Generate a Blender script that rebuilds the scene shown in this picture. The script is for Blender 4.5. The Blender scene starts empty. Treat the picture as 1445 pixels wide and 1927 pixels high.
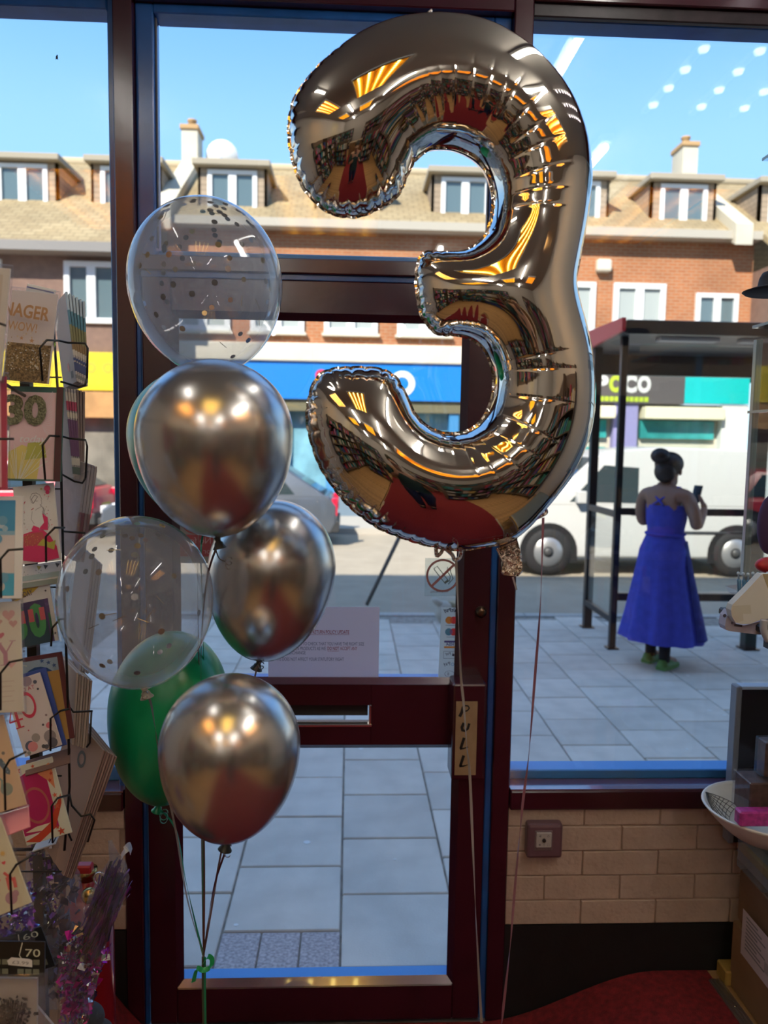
import bpy, bmesh, math, random
import numpy as np
from mathutils import Vector, Matrix
from mathutils.geometry import delaunay_2d_cdt

random.seed(7)
SC = bpy.context.scene
COL = SC.collection

# ------------------------------------------------------------------ camera
W_PX, H_PX, F_PX = 1445, 1927, 1450.0
CAM = Vector((0.0, 0.0, 1.54))
_y, _p, _r = math.radians(2.6), math.radians(5.2), math.radians(0.9)
FW = Vector((math.sin(_y)*math.cos(_p), math.cos(_y)*math.cos(_p), -math.sin(_p)))
_R0 = Vector((math.cos(_y), -math.sin(_y), 0))
_U0 = _R0.cross(FW)
RT = _R0*math.cos(_r) + _U0*math.sin(_r)
UP = _U0*math.cos(_r) - _R0*math.sin(_r)
cam_d = bpy.data.cameras.new('camera')
cam_d.sensor_fit = 'VERTICAL'
cam_d.sensor_height = 36.0
cam_d.lens = F_PX/H_PX*36.0
cam_d.clip_start = 0.05
cam_d.clip_end = 400
cam_d.dof.use_dof = True
cam_d.dof.focus_distance = 1.6
cam_d.dof.aperture_fstop = 4.0
cam = bpy.data.objects.new('camera', cam_d)
COL.objects.link(cam)
M = Matrix.Identity(4)
for i in range(3):
    M[i][0], M[i][1], M[i][2], M[i][3] = RT[i], UP[i], -FW[i], CAM[i]
cam.matrix_world = M
SC.camera = cam

def ray(px, py):
    return FW + RT*((px-722.5)/F_PX) - UP*((py-963.5)/F_PX)
def P(px, py, Y):
    d = ray(px, py)
    return CAM + d*((Y-CAM.y)/d.y)
def G(px, py, z):
    d = ray(px, py)
    return CAM + d*((z-CAM.z)/d.z)

# ------------------------------------------------------------------ view, sky, sun
SC.view_settings.view_transform = 'Standard'
SC.view_settings.look = 'None'
SC.view_settings.gamma = 1.0
SC.view_settings.use_curve_mapping = False
SC.view_settings.exposure = 1.15
SC.cycles.max_bounces = 10
SC.cycles.transparent_max_bounces = 24
SC.cycles.glossy_bounces = 5
SC.cycles.diffuse_bounces = 4
SC.cycles.sample_clamp_indirect = 6.0
SC.cycles.caustics_reflective = False
SC.cycles.caustics_refractive = False

wd = bpy.data.worlds.new('sky'); SC.world = wd
wd.use_nodes = True
nt = wd.node_tree
bg = nt.nodes['Background']
tc = nt.nodes.new('ShaderNodeTexCoord'); sx = nt.nodes.new('ShaderNodeSeparateXYZ')
rp = nt.nodes.new('ShaderNodeValToRGB')
nt.links.new(tc.outputs['Generated'], sx.inputs[0]); nt.links.new(sx.outputs['Z'], rp.inputs[0])
nt.links.new(rp.outputs[0], bg.inputs[0])
rp.color_ramp.interpolation = 'EASE'
els = rp.color_ramp.elements
els[0].position = 0.0; els[0].color = (.66, .83, .96, 1)
els[1].position = 1.0; els[1].color = (.30, .47, .78, 1)
for pos, c in ((.30, (.30, .575, .97, 1)), (.50, (.165, .41, .91, 1))):
    e = els.new(pos); e.color = c
bg.inputs[1].default_value = 0.72

sd = bpy.data.lights.new('sun', 'SUN'); sun = bpy.data.objects.new('sun', sd); COL.objects.link(sun)
sd.energy = 4.4; sd.angle = math.radians(0.6); sd.color = (1.0, .92, .80)
_az, _el = math.radians(30), math.radians(41)
_sv = Vector((-math.sin(_az)*math.cos(_el), -math.cos(_az)*math.cos(_el), math.sin(_el)))
sun.rotation_euler = (-_sv).to_track_quat('-Z', 'Y').to_euler()
sun.location = (-6, -8, 14)

# ------------------------------------------------------------------ helpers
def s2l(v):
    v = v/255.0
    return v/12.92 if v <= .04045 else ((v+.055)/1.055)**2.4
def rgb(r, g, b):
    return (s2l(r), s2l(g), s2l(b), 1)

MATS = {}
def mat(name, col, rough=.5, metal=0, spec=.5, noise=0, nscale=20, bump=0, bscale=60, emit=None, estr=0, coat=0, trans=0, alpha=1):
    if name in MATS: return MATS[name]
    m = bpy.data.materials.new(name); m.use_nodes = True
    t = m.node_tree; b = t.nodes['Principled BSDF']
    b.inputs['Base Color'].default_value = col
    b.inputs['Roughness'].default_value = rough
    b.inputs['Metallic'].default_value = metal
    b.inputs['Specular IOR Level'].default_value = spec
    b.inputs['Coat Weight'].default_value = coat
    b.inputs['Transmission Weight'].default_value = trans
    b.inputs['Alpha'].default_value = alpha
    if emit:
        b.inputs['Emission Color'].default_value = emit; b.inputs['Emission Strength'].default_value = estr
    if noise or bump:
        co = t.nodes.new('ShaderNodeTexCoord')
    if noise:
        n = t.nodes.new('ShaderNodeTexNoise'); n.inputs['Scale'].default_value = nscale; n.inputs['Detail'].default_value = 5
        t.links.new(co.outputs['Object'], n.inputs['Vector'])
        r = t.nodes.new('ShaderNodeMapRange')
        r.inputs[1].default_value = .3; r.inputs[2].default_value = .7
        r.inputs[3].default_value = 1-noise; r.inputs[4].default_value = 1+noise
        t.links.new(n.outputs['Fac'], r.inputs[0])
        x = t.nodes.new('ShaderNodeVectorMath'); x.operation = 'SCALE'
        x.inputs[0].default_value = col[:3]
        t.links.new(r.outputs[0], x.inputs['Scale']); t.links.new(x.outputs[0], b.inputs['Base Color'])
    if bump:
        n2 = t.nodes.new('ShaderNodeTexNoise'); n2.inputs['Scale'].default_value = bscale; n2.inputs['Detail'].default_value = 4
        t.links.new(co.outputs['Object'], n2.inputs['Vector'])
        bp = t.nodes.new('ShaderNodeBump'); bp.inputs['Strength'].default_value = bump; bp.inputs['Distance'].default_value = .01
        t.links.new(n2.outputs['Fac'], bp.inputs['Height']); t.links.new(bp.outputs[0], b.inputs['Normal'])
    MATS[name] = m
    return m

def glass_mat(name, tint=(.97, .98, .98, 1), ior=1.5, rough=0.0, veil=0, veil_edge=0, veil_col=(.8, .82, .85, 1), gcol=(1, 1, 1, 1)):
    if name in MATS: return MATS[name]
    m = bpy.data.materials.new(name); m.use_nodes = True
    t = m.node_tree; t.nodes.clear()
    o = t.nodes.new('ShaderNodeOutputMaterial')
    tr = t.nodes.new('ShaderNodeBsdfTransparent'); tr.inputs[0].default_value = tint
    gl = t.nodes.new('ShaderNodeBsdfGlossy'); gl.inputs['Roughness'].default_value = rough; gl.inputs[0].default_value = gcol
    # Schlick's reflectance of a thin sheet, the same from either side
    lf = t.nodes.new('ShaderNodeLayerWeight'); lf.inputs[0].default_value = .5
    pw = t.nodes.new('ShaderNodeMath'); pw.operation = 'POWER'; pw.inputs[1].default_value = 5
    fr = t.nodes.new('ShaderNodeMapRange'); f0 = ((ior-1)/(ior+1))**2
    fr.inputs[3].default_value = f0; fr.inputs[4].default_value = 1
    t.links.new(lf.outputs['Facing'], pw.inputs[0]); t.links.new(pw.outputs[0], fr.inputs[0])
    mx = t.nodes.new('ShaderNodeMixShader')
    t.links.new(fr.outputs[0], mx.inputs[0]); t.links.new(mx.outputs[0], o.inputs[0])
    t.links.new(gl.outputs[0], mx.inputs[2])
    if veil or veil_edge:
        df = t.nodes.new('ShaderNodeBsdfDiffuse'); df.inputs[0].default_value = veil_col
        tl = t.nodes.new('ShaderNodeBsdfTranslucent'); tl.inputs[0].default_value = veil_col
        ms = t.nodes.new('ShaderNodeMixShader'); ms.inputs[0].default_value = .5
        t.links.new(df.outputs[0], ms.inputs[1]); t.links.new(tl.outputs[0], ms.inputs[2])
        lw = t.nodes.new('ShaderNodeLayerWeight'); lw.inputs[0].default_value = .25
        mr = t.nodes.new('ShaderNodeMapRange'); mr.inputs[3].default_value = veil; mr.inputs[4].default_value = veil+veil_edge
        t.links.new(lw.outputs['Facing'], mr.inputs[0])
        m2 = t.nodes.new('ShaderNodeMixShader')
        t.links.new(mr.outputs[0], m2.inputs[0]); t.links.new(tr.outputs[0], m2.inputs[1]); t.links.new(ms.outputs[0], m2.inputs[2])
        t.links.new(m2.outputs[0], mx.inputs[1])
    else:
        t.links.new(tr.outputs[0], mx.inputs[1])
    MATS[name] = m
    return m

def brick_mat(name, c1, c2, mortar, bw, rh, gap=.01, axis='XZ', rough=.9, sq=1, off=.5, bump=.3):
    if name in MATS: return MATS[name]
    m = bpy.data.materials.new(name); m.use_nodes = True
    t = m.node_tree; b = t.nodes['Principled BSDF']; b.inputs['Roughness'].default_value = rough
    g = t.nodes.new('ShaderNodeNewGeometry'); s = t.nodes.new('ShaderNodeSeparateXYZ'); cb = t.nodes.new('ShaderNodeCombineXYZ')
    t.links.new(g.outputs['Position'], s.inputs[0])
    t.links.new(s.outputs[axis[0]], cb.inputs[0]); t.links.new(s.outputs[axis[1]], cb.inputs[1])
    k = t.nodes.new('ShaderNodeTexBrick'); t.links.new(cb.outputs[0], k.inputs[0])
    k.inputs['Scale'].default_value = 1; k.inputs['Brick Width'].default_value = bw; k.inputs['Row Height'].default_value = rh
    k.inputs['Mortar Size'].default_value = gap; k.offset = off; k.squash = sq
    k.inputs['Color1'].default_value = c1; k.inputs['Color2'].default_value = c2; k.inputs['Mortar'].default_value = mortar
    n = t.nodes.new('ShaderNodeTexNoise'); n.inputs['Scale'].default_value = .9; n.inputs['Detail'].default_value = 6
    t.links.new(g.outputs['Position'], n.inputs['Vector'])
    r = t.nodes.new('ShaderNodeMapRange'); r.inputs[1].default_value = .3; r.inputs[2].default_value = .7; r.inputs[3].default_value = .8; r.inputs[4].default_value = 1.2
    t.links.new(n.outputs['Fac'], r.inputs[0])
    x = t.nodes.new('ShaderNodeVectorMath'); x.operation = 'SCALE'
    t.links.new(k.outputs['Color'], x.inputs[0]); t.links.new(r.outputs[0], x.inputs['Scale'])
    t.links.new(x.outputs[0], b.inputs['Base Color'])
    bp = t.nodes.new('ShaderNodeBump'); bp.inputs['Strength'].default_value = bump; bp.inputs['Distance'].default_value = .01; bp.invert = True
    t.links.new(k.outputs['Fac'], bp.inputs['Height']); t.links.new(bp.outputs[0], b.inputs['Normal'])
    MATS[name] = m
    return m

WM = {}                                                   # world matrices of what has been built
def rot(ax, deg): return Matrix.Rotation(math.radians(deg), 4, ax)
def T(x, y, z): return Matrix.Translation((x, y, z))

def props(o, label=None, cat=None, group=None, kind=None):
    if label: o['label'] = label
    if cat: o['category'] = cat
    if group: o['group'] = group
    if kind: o['kind'] = kind
    return o

def empty(name, loc, label=None, cat=None, group=None, kind=None, parent=None):
    o = bpy.data.objects.new(name, None); COL.objects.link(o)
    o.empty_display_size = .05
    o.location = loc
    WM[o] = Matrix.Translation(loc)
    if parent:
        o.parent = parent; o.matrix_parent_inverse = WM[parent].inverted()
    return props(o, label, cat, group, kind)

def place(name, mesh, Mw, parent=None):
    o = bpy.data.objects.new(name, mesh); COL.objects.link(o)
    if parent:
        o.parent = parent; o.matrix_parent_inverse = WM[parent].inverted()
    o.matrix_basis = Mw
    WM[o] = Mw.copy()
    return o

def copy_tree(o, off, parent=None):
    c = o.copy(); COL.objects.link(c)
    if parent: c.parent = parent
    else: c.location = Vector(o.location) + Vector(off)
    for ch in list(o.children): copy_tree(ch, off, c)
    return c

class MB:
    """collects shapes in world space, then links them as one mesh object"""
    def __init__(s): s.v = []; s.f = []; s.m = []; s.s = []
    def add(s, vs, fs, m=0, sm=False, X=None):
        b = len(s.v)
        for q in vs:
            q = Vector(q)
            s.v.append(X @ q if X is not None else q)
        for f in fs:
            s.f.append([b+i for i in f]); s.m.append(m); s.s.append(sm)
        return s
    def box(s, a, b, m=0, X=None, ch=0):
        (x0, y0, z0), (x1, y1, z1) = a, b
        if not ch:
            vs = [(x0, y0, z0), (x1, y0, z0), (x1, y1, z0), (x0, y1, z0), (x0, y0, z1), (x1, y0, z1), (x1, y1, z1), (x0, y1, z1)]
            return s.add(vs, [(0, 3, 2, 1), (4, 5, 6, 7), (0, 1, 5, 4), (1, 2, 6, 5), (2, 3, 7, 6), (3, 0, 4, 7)], m, False, X)
        bm = bmesh.new()
        bmesh.ops.create_cube(bm, size=1, matrix=Matrix.Translation(((x0+x1)/2, (y0+y1)/2, (z0+z1)/2)) @ Matrix.Diagonal((x1-x0, y1-y0, z1-z0, 1)))
        bmesh.ops.bevel(bm, geom=bm.edges[:], offset=ch, segments=2 if ch > .004 else 1, profile=.5, affect='EDGES')
        bm.verts.index_update()
        vs = [v.co.copy() for v in bm.verts]; fs = [[v.index for v in f.verts] for f in bm.faces]
        bm.free()
        return s.add(vs, fs, m, False, X)
    def quad(s, a, b, c, d, m=0): return s.add([a, b, c, d], [(0, 1, 2, 3)], m)
    def prism(s, poly, h0, h1, m=0, X=None, m2=None, sm=False):
        """poly in local xy, extruded along local z"""
        n = len(poly)
        vs = [(x, y, h0) for x, y in poly] + [(x, y, h1) for x, y in poly]
        s.add(vs, [tuple(range(n-1, -1, -1)), tuple(range(n, 2*n))], m, False, X)
        return s.add(vs, [(i, (i+1) % n, n+(i+1) % n, n+i) for i in range(n)], m if m2 is None else m2, sm, X)
    def lathe(s, prof, n=32, m=0, X=None, sm=True, caps=True):
        vs = []; fs = []
        for r, z in prof:
            for k in range(n):
                a = 2*math.pi*k/n
                vs.append((r*math.cos(a), r*math.sin(a), z))
        for i in range(len(prof)-1):
            for k in range(n):
                k2 = (k+1) % n
                fs.append((i*n+k, i*n+k2, (i+1)*n+k2, (i+1)*n+k))
        if caps:
            fs.append(tuple(range(n-1, -1, -1))); L = (len(prof)-1)*n; fs.append(tuple(range(L, L+n)))
        return s.add(vs, fs, m, sm, X)
    def tube(s, pts, r, n=8, m=0, sm=True, closed=False):
        pts = [Vector(p) for p in pts]
        rs = r if isinstance(r, (list, tuple)) else [r]*len(pts)
        vs = []; fs = []; prev = None
        L = len(pts)
        for i, p in enumerate(pts):
            a = pts[i-1] if (i > 0 or closed) else p
            b = pts[(i+1) % L] if (i < L-1 or closed) else p
            t = (b-a).normalized() if (b-a).length > 1e-9 else Vector((0, 0, 1))
            if prev is None:
                u = t.orthogonal().normalized()
            else:
                u = (prev - t*prev.dot(t))
                u = u.normalized() if u.length > 1e-6 else t.orthogonal().normalized()
            prev = u; w = t.cross(u)
            for k in range(n):
                an = 2*math.pi*k/n
                vs.append(p + (u*math.cos(an)+w*math.sin(an))*rs[i])
        for i in range(L if closed else L-1):
            j = (i+1) % L
            for k in range(n):
                k2 = (k+1) % n
                fs.append((i*n+k, i*n+k2, j*n+k2, j*n+k))
        if not closed:
            fs.append(tuple(range(n-1, -1, -1))); fs.append(tuple(range((L-1)*n, L*n)))
        return s.add(vs, fs, m, sm)
    def ribbon(s, pts, w, side, m=0, th=.0006):
        """thin flat band along pts; side = width direction or a list of them"""
        pts = [Vector(p) for p in pts]; L = len(pts); vs = []; fs = []
        for i, p in enumerate(pts):
            d = Vector(side[i] if isinstance(side, list) else side)
            t = (pts[min(i+1, L-1)]-pts[max(i-1, 0)]).normalized()
            d = (d - t*d.dot(t)).normalized(); nn = t.cross(d)
            for a, b in ((-1, -1), (1, -1), (1, 1), (-1, 1)):
                vs.append(p + d*(a*w/2) + nn*(b*th/2))
        for i in range(L-1):
            for k in range(4):
                k2 = (k+1) % 4
                fs.append((i*4+k, i*4+k2, i*4+4+k2, i*4+4+k))
        fs.append((3, 2, 1, 0)); fs.append((L*4-4, L*4-3, L*4-2, L*4-1))
        return s.add(vs, fs, m, False)
    def ball(s, c, r, m=0, n=16, k=10, X=None):
        rx, ry, rz = r if isinstance(r, (tuple, list)) else (r, r, r)
        prof = [(math.sin(math.pi*i/k), -math.cos(math.pi*i/k)) for i in range(k+1)]
        prof[0] = (.001, -1); prof[-1] = (.001, 1)
        Y = Matrix.Translation(c) @ (X or Matrix.Identity(4)) @ Matrix.Diagonal((rx, ry, rz, 1))
        return s.lathe(prof, n, m, Y)
    def mesh(s, name, mats):
        if not isinstance(mats, (list, tuple)): mats = [mats]
        c = Vector((0, 0, 0))
        if s.v:
            lo = [min(v[i] for v in s.v) for i in range(3)]; hi = [max(v[i] for v in s.v) for i in range(3)]
            c = Vector(((lo[0]+hi[0])/2, (lo[1]+hi[1])/2, lo[2]))
        me = bpy.data.meshes.new(name)
        me.from_pydata([v-c for v in s.v], [], s.f)
        for mm in mats: me.materials.append(mm)
        me.polygons.foreach_set('material_index', s.m)
        me.polygons.foreach_set('use_smooth', s.s)
        me.update()
        return me, c
    def build(s, name, mats, parent=None, label=None, cat=None, group=None, kind=None):
        me, c = s.mesh(name, mats)
        o = place(name, me, Matrix.Translation(c), parent)
        return props(o, label, cat, group, kind)

_TC = {}
def text_geo(txt, shear=0, bold=0, spacing=1.0):
    """flat lettering as triangles, 1 unit high capitals; returns verts, faces, width, height"""
    k = (txt, shear, bold, spacing)
    if k in _TC: return _TC[k]
    cu = bpy.data.curves.new('lettering', 'FONT'); cu.body = txt; cu.shear = shear; cu.offset = bold; cu.space_character = spacing
    cu.resolution_u = 3
    ob = bpy.data.objects.new('lettering', cu); COL.objects.link(ob)
    bpy.context.view_layer.update()
    dg = bpy.context.evaluated_depsgraph_get()
    me = bpy.data.meshes.new_from_object(ob.evaluated_get(dg))
    vs = [v.co.copy() for v in me.vertices]; fs = [tuple(p.vertices) for p in me.polygons]
    bpy.data.objects.remove(ob); bpy.data.curves.remove(cu); bpy.data.meshes.remove(me)
    if vs:
        x0 = min(v.x for v in vs); y0 = min(v.y for v in vs); x1 = max(v.x for v in vs); y1 = max(v.y for v in vs)
        vs = [Vector((v.x-x0, v.y-y0, 0)) for v in vs]
        w, h = x1-x0, y1-y0
    else: w = h = 1
    _TC[k] = (vs, fs, w, h)
    return _TC[k]
def add_text(mb, txt, X, x, y, w=None, h=None, m=0, shear=0, bold=0, mirror=False, spacing=1.0, z=0.0, rotz=0):
    """lettering with lower-left corner (x, y) in the frame X (local xy), scaled to width w and / or height h"""
    vs, fs, tw, th = text_geo(txt, shear, bold, spacing)
    sx = (w/tw) if w else (h/th); sy = (h/th) if h else sx
    out = []
    ca, sa = math.cos(rotz), math.sin(rotz)
    for v in vs:
        vx = v.x*sx
        if mirror: vx = tw*sx - vx
        vy = v.y*sy
        out.append((x + vx*ca - vy*sa, y + vx*sa + vy*ca, z))
    mb.add(out, fs if not mirror else [f[::-1] for f in fs], m, False, X)
    return tw*sx

def star_poly(cx, cy, r, n=5, k=.42, a0=math.pi/2):
    return [(cx+math.cos(a0+math.pi*i/n)*(r if i % 2 == 0 else r*k), cy+math.sin(a0+math.pi*i/n)*(r if i % 2 == 0 else r*k)) for i in range(2*n)]
def disc_poly(cx, cy, rx, ry=None, n=20):
    ry = ry or rx
    return [(cx+math.cos(2*math.pi*i/n)*rx, cy+math.sin(2*math.pi*i/n)*ry) for i in range(n)]
def heart_poly(cx, cy, r, n=24):
    o = []
    for i in range(n):
        t = 2*math.pi*i/n
        o.append((cx+r*math.sin(t)**3, cy+r*(13*math.cos(t)-5*math.cos(2*t)-2*math.cos(3*t)-math.cos(4*t))/16))
    return o[::-1]
def flat(mb, poly, X, m=0, z=0.0):
    mb.add([(x, y, z) for x, y in poly], [tuple(range(len(poly)))], m, False, X)
def ring(mb, X, cx, cy, r0, r1, m=0, z=0, n=32, rx=1.0):
    vs = []; fs = []
    for i in range(n):
        a = 2*math.pi*i/n
        vs += [(cx+math.cos(a)*r0*rx, cy+math.sin(a)*r0, z), (cx+math.cos(a)*r1*rx, cy+math.sin(a)*r1, z)]
    for i in range(n):
        j = (i+1) % n
        fs.append((2*i, 2*i+1, 2*j+1, 2*j))
    mb.add(vs, fs, m, False, X)
def stroke(mb, X, pts, w, m=0, z=0):
    """flat pen stroke through pts in the frame X"""
    L = len(pts); vs = []; fs = []
    for i, p in enumerate(pts):
        a = pts[max(i-1, 0)]; b = pts[min(i+1, L-1)]
        dx, dy = b[0]-a[0], b[1]-a[1]; q = math.hypot(dx, dy) or 1
        ww = w[i] if isinstance(w, (list, tuple)) else w
        nx, ny = -dy/q*ww/2, dx/q*ww/2
        vs += [(p[0]-nx, p[1]-ny, z), (p[0]+nx, p[1]+ny, z)]
    for i in range(L-1): fs.append((2*i, 2*i+2, 2*i+3, 2*i+1))
    mb.add(vs, fs, m, False, X)
def spline(pts, n=8, closed=False):
    pts = [Vector(p) for p in pts]; L = len(pts); out = []
    for i in range(L if closed else L-1):
        if closed: a, b, c, d = pts[(i-1) % L], pts[i], pts[(i+1) % L], pts[(i+2) % L]
        else: a, b, c, d = pts[max(i-1, 0)], pts[i], pts[i+1], pts[min(i+2, L-1)]
        for k in range(n):
            t = k/n
            out.append(.5*((2*b)+(c-a)*t+(2*a-5*b+4*c-d)*t*t+(3*b-a-3*c+d)*t**3))
    if not closed: out.append(pts[-1])
    return out
FACE = Matrix(((1, 0, 0, 0), (0, 0, -1, 0), (0, 1, 0, 0), (0, 0, 0, 1)))     # local xy -> world xz, local z towards -Y (the viewer)
def face_at(x, y, z): return Matrix.Translation((x, y, z)) @ FACE

# ------------------------------------------------------------------ materials
maroon = mat('maroon_gloss_paint', (.042, .0055, .014, 1), .22, spec=.9, noise=.25, nscale=9, bump=.04, bscale=25)
blue_p = mat('blue_gloss_paint', (.012, .10, .36, 1), .25, spec=.8, noise=.2, nscale=9)
blue_out = mat('sky_lit_blue_paint', (.06, .30, .72, 1), .35)  # outer blue made paler: skylight on the sills is put into the colour
ledge_m = mat('sky_tinted_maroon_gloss', (.13, .035, .085, 1), .16, spec=1.0, coat=1.0)  # maroon gloss with the lilac sky reflection painted into its base colour
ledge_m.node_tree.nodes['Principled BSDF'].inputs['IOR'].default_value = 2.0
pane = glass_mat('window_glass', ior=1.5)
white_paint = mat('white_paint', rgb(232, 232, 228), .5)
beige_brick = mat('beige_painted_brick', (.54, .405, .325, 1), .8, noise=.12, nscale=14, bump=.5, bscale=45)
mortar_p = mat('beige_painted_mortar', (.46, .34, .26, 1), .9, noise=.2, nscale=20, bump=.6, bscale=60)
black_skirt = mat('black_painted_board', (.006, .006, .007, 1), .6, noise=.4, nscale=12, bump=.1)
wood_floor = mat('pale_wood', (.42, .24, .10, 1), .45, noise=.25, nscale=6)
wood_yel = mat('yellow_wood', (.45, .28, .07, 1), .5, noise=.2, nscale=10)
carpet_red = mat('red_carpet', (.20, .010, .014, 1), .95, noise=.35, nscale=60, bump=.6, bscale=260)
alu = mat('aluminium', (.55, .55, .55, 1), .35, metal=1)
chrome = mat('chrome', (.8, .8, .8, 1), .12, metal=1)
black_wire = mat('black_coated_wire', (.006, .006, .006, 1), .35)
ceil_m = mat('ceiling_paint', (.44, .41, .37, 1), .9)
wall_m = mat('shop_wall_paint', (.52, .46, .40, 1), .9)
black_m = mat('black_plastic', (.008, .008, .009, 1), .4)
# ================================================================== SETTING: the shop room
YF = 2.10                                                  # inner face of the shopfront frame
XL, XR, YB, ZC = -2.3, 2.6, -6.5, 2.95
ZP = -0.20                                                 # pavement level
def struct(mb, name, mats, **k): return mb.build(name, mats, kind='structure', **k)

struct(MB().box((XL-.1, YB-.1, ZC), (XR+.1, 2.2, ZC+.08)), 'ceiling', ceil_m)
struct(MB().box((XL-.1, YB, -.25), (XL, 2.3, ZC)), 'wall_left', wall_m)
struct(MB().box((XR, YB, -.25), (XR+.1, 2.3, ZC)), 'wall_right', wall_m)
struct(MB().box((XL-.1, YB-.1, -.25), (XR+.1, YB, ZC)), 'wall_back', wall_m)
upper = brick_mat('brown_brick', (.25, .10, .06, 1), (.3, .13, .07, 1), (.3, .26, .22, 1), .225, .075)
struct(MB().box((-14, -8, ZC+.08), (14, 2.3, 8.1)), 'wall_upper', upper)
struct(MB().box((-14, -8, ZP), (XL-.1, 2.3, ZC+.08)).box((XR+.1, -8, ZP), (14, 2.3, ZC+.08)), 'wall_neighbour', upper)

# raised timber floor either side of a red carpeted ramp that runs down to the door
def lpx(px, py, z=0.0): return G(px, py, z)
def ramp_z(x, y):
    def sm(t): t = max(0, min(1, t)); return t*t*(3-2*t)
    a = sm((x+.71)/.16) * (1-sm((x-.40)/.52))
    return -.15*a*sm((y-.95)/.95)
fl = empty('floor', (0, -2, 0), kind='structure')
XS_L0, XS_R0 = G(250, 1840, 0), G(1330, 1828, 0)
XS_L1, XS_R1 = G(222, 1927, 0), G(1402, 1927, 0)
kL = (XS_L1.x-XS_L0.x)/(XS_L1.y-XS_L0.y); kR = (XS_R1.x-XS_R0.x)/(XS_R1.y-XS_R0.y)
def xl(y): return -.70 if y > 1.0 else -.70
def xr(y): return XS_R0.x + kR*(max(y, .4)-XS_R0.y)
nb = 0
for side in (0, 1):
    x = XL if side == 0 else 1.0
    while (x < -.74) if side == 0 else (x < XR-.01):
        x1 = min(x+.12, -.72 if side == 0 else XR)
        y0 = -6.5
        if side == 1 and x < 1.05: x0b, y0 = x, 1.2
        MB().box((x+.0006, y0, -.03), (x1-.0006, YF, 0), ch=.0008).build('floor_board', wood_floor, fl)
        x += .12
MB().box((-.72, -6.5, -.05), (1.0, .6, -.012)).box((XL, -6.5, -.25), (XR, .6, -.05)).build('subfloor', wood_floor, fl)

# red carpet: flat inside the shop, dished ramp at the door
xs = [-.70+.04*i for i in range(45)]; ys = [-6.4, -4, -2, -.5, .3]+[.5+.05*i for i in range(33)]
vs = []; fs = []
for y in ys:
    for i, x in enumerate(xs):
        xe = xs[0] + (xr(y)-xs[0])*i/(len(xs)-1)
        vs.append((xe, min(y, YF-.004), ramp_z(xe, y)+.004))
n = len(xs)
for j in range(len(ys)-1):
    for i in range(n-1): fs.append((j*n+i, j*n+i+1, (j+1)*n+i+1, (j+1)*n+i))
c = MB().add(vs, fs, 0, True).build('carpet', carpet_red, label='red carpet sloping down from the timber floor to the shop door', cat='carpet')
def strip(a, b, w, name, label):
    a, b = Vector(a), Vector(b); d = (b-a).normalized(); s = Vector((d.y, -d.x, 0))
    e = empty(name, a, label, 'trim')
    m = MB()
    for o0, o1, h in ((-w/2, w/2, .005), (-w*.38, -w*.2, .008), (-w*.08, w*.08, .008), (w*.2, w*.38, .008)):
        q = [a+s*o0, a+s*o1, b+s*o1, b+s*o0]
        m.add([(p.x, p.y, .003) for p in q]+[(p.x, p.y, .003+h) for p in q], [(0, 3, 2, 1), (4, 5, 6, 7), (0, 1, 5, 4), (1, 2, 6, 5), (2, 3, 7, 6), (3, 0, 4, 7)])
    m.build('edging', alu, e)
    for k in range(6):
        p = a+(b-a)*((k+.4)/6)
        MB().lathe([(.004, .010), (.004, .0125), (.002, .0135)], 10, X=T(p.x, p.y, 0)).build('screw', chrome, e)
strip((-.700, 2.05, 0), (-.700, .3, 0), .035, 'carpet_edging', 'aluminium edging strip left of the red carpet')
strip((xr(2.05), 2.05, 0), (xr(.4), .4, 0), .035, 'carpet_edging', 'aluminium edging strip right of the red carpet')
for (x0, x1, y0, lab) in ((-.745, -.70, 2.02, 'small pale wood block by the left carpet strip'), (xr(2.0)+.02, xr(2.0)+.105, 2.03, 'small pale wood block under the right window')):
    MB().box((x0, y0, .0), (x1, YF-.012, .045), ch=.004).build('wood_block', wood_yel, label=lab, cat='wood')

# low painted brick walls under the two windows
random.seed(3)
def low_wall(name, x0, x1):
    w = empty(name, ((x0+x1)/2, YF+.1, -.25), kind='structure')
    MB().box((x0, YF+.009, -.25), (x1, YF+.16, .52)).build('mortar_bed', mortar_p, w)
    MB().box((x0, YF+.002, -.25), (x1, YF+.009, .145)).build('black_band', black_skirt, w)
    z = .146; row = 0; mesh_c = {}
    while z < .50:
        h = min(.0735, .512-z)
        x = x0 - (.11 if row % 2 else 0)
        while x < x1:
            a, b = max(x, x0), min(x+.219, x1)
            if b-a > .02:
                j = random.uniform(0, .003)
                MB().box((a+.0003, YF+.001+j, z+.0018), (b-.0003, YF+.03, z+h-.0012), ch=.0016).build('brick', beige_brick, w)
            x += .2225
        z += h+.0015; row += 1
    return w
low_wall('wall_front_left', XL, -.62)
low_wall('wall_front_right', .466, XR)

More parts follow.
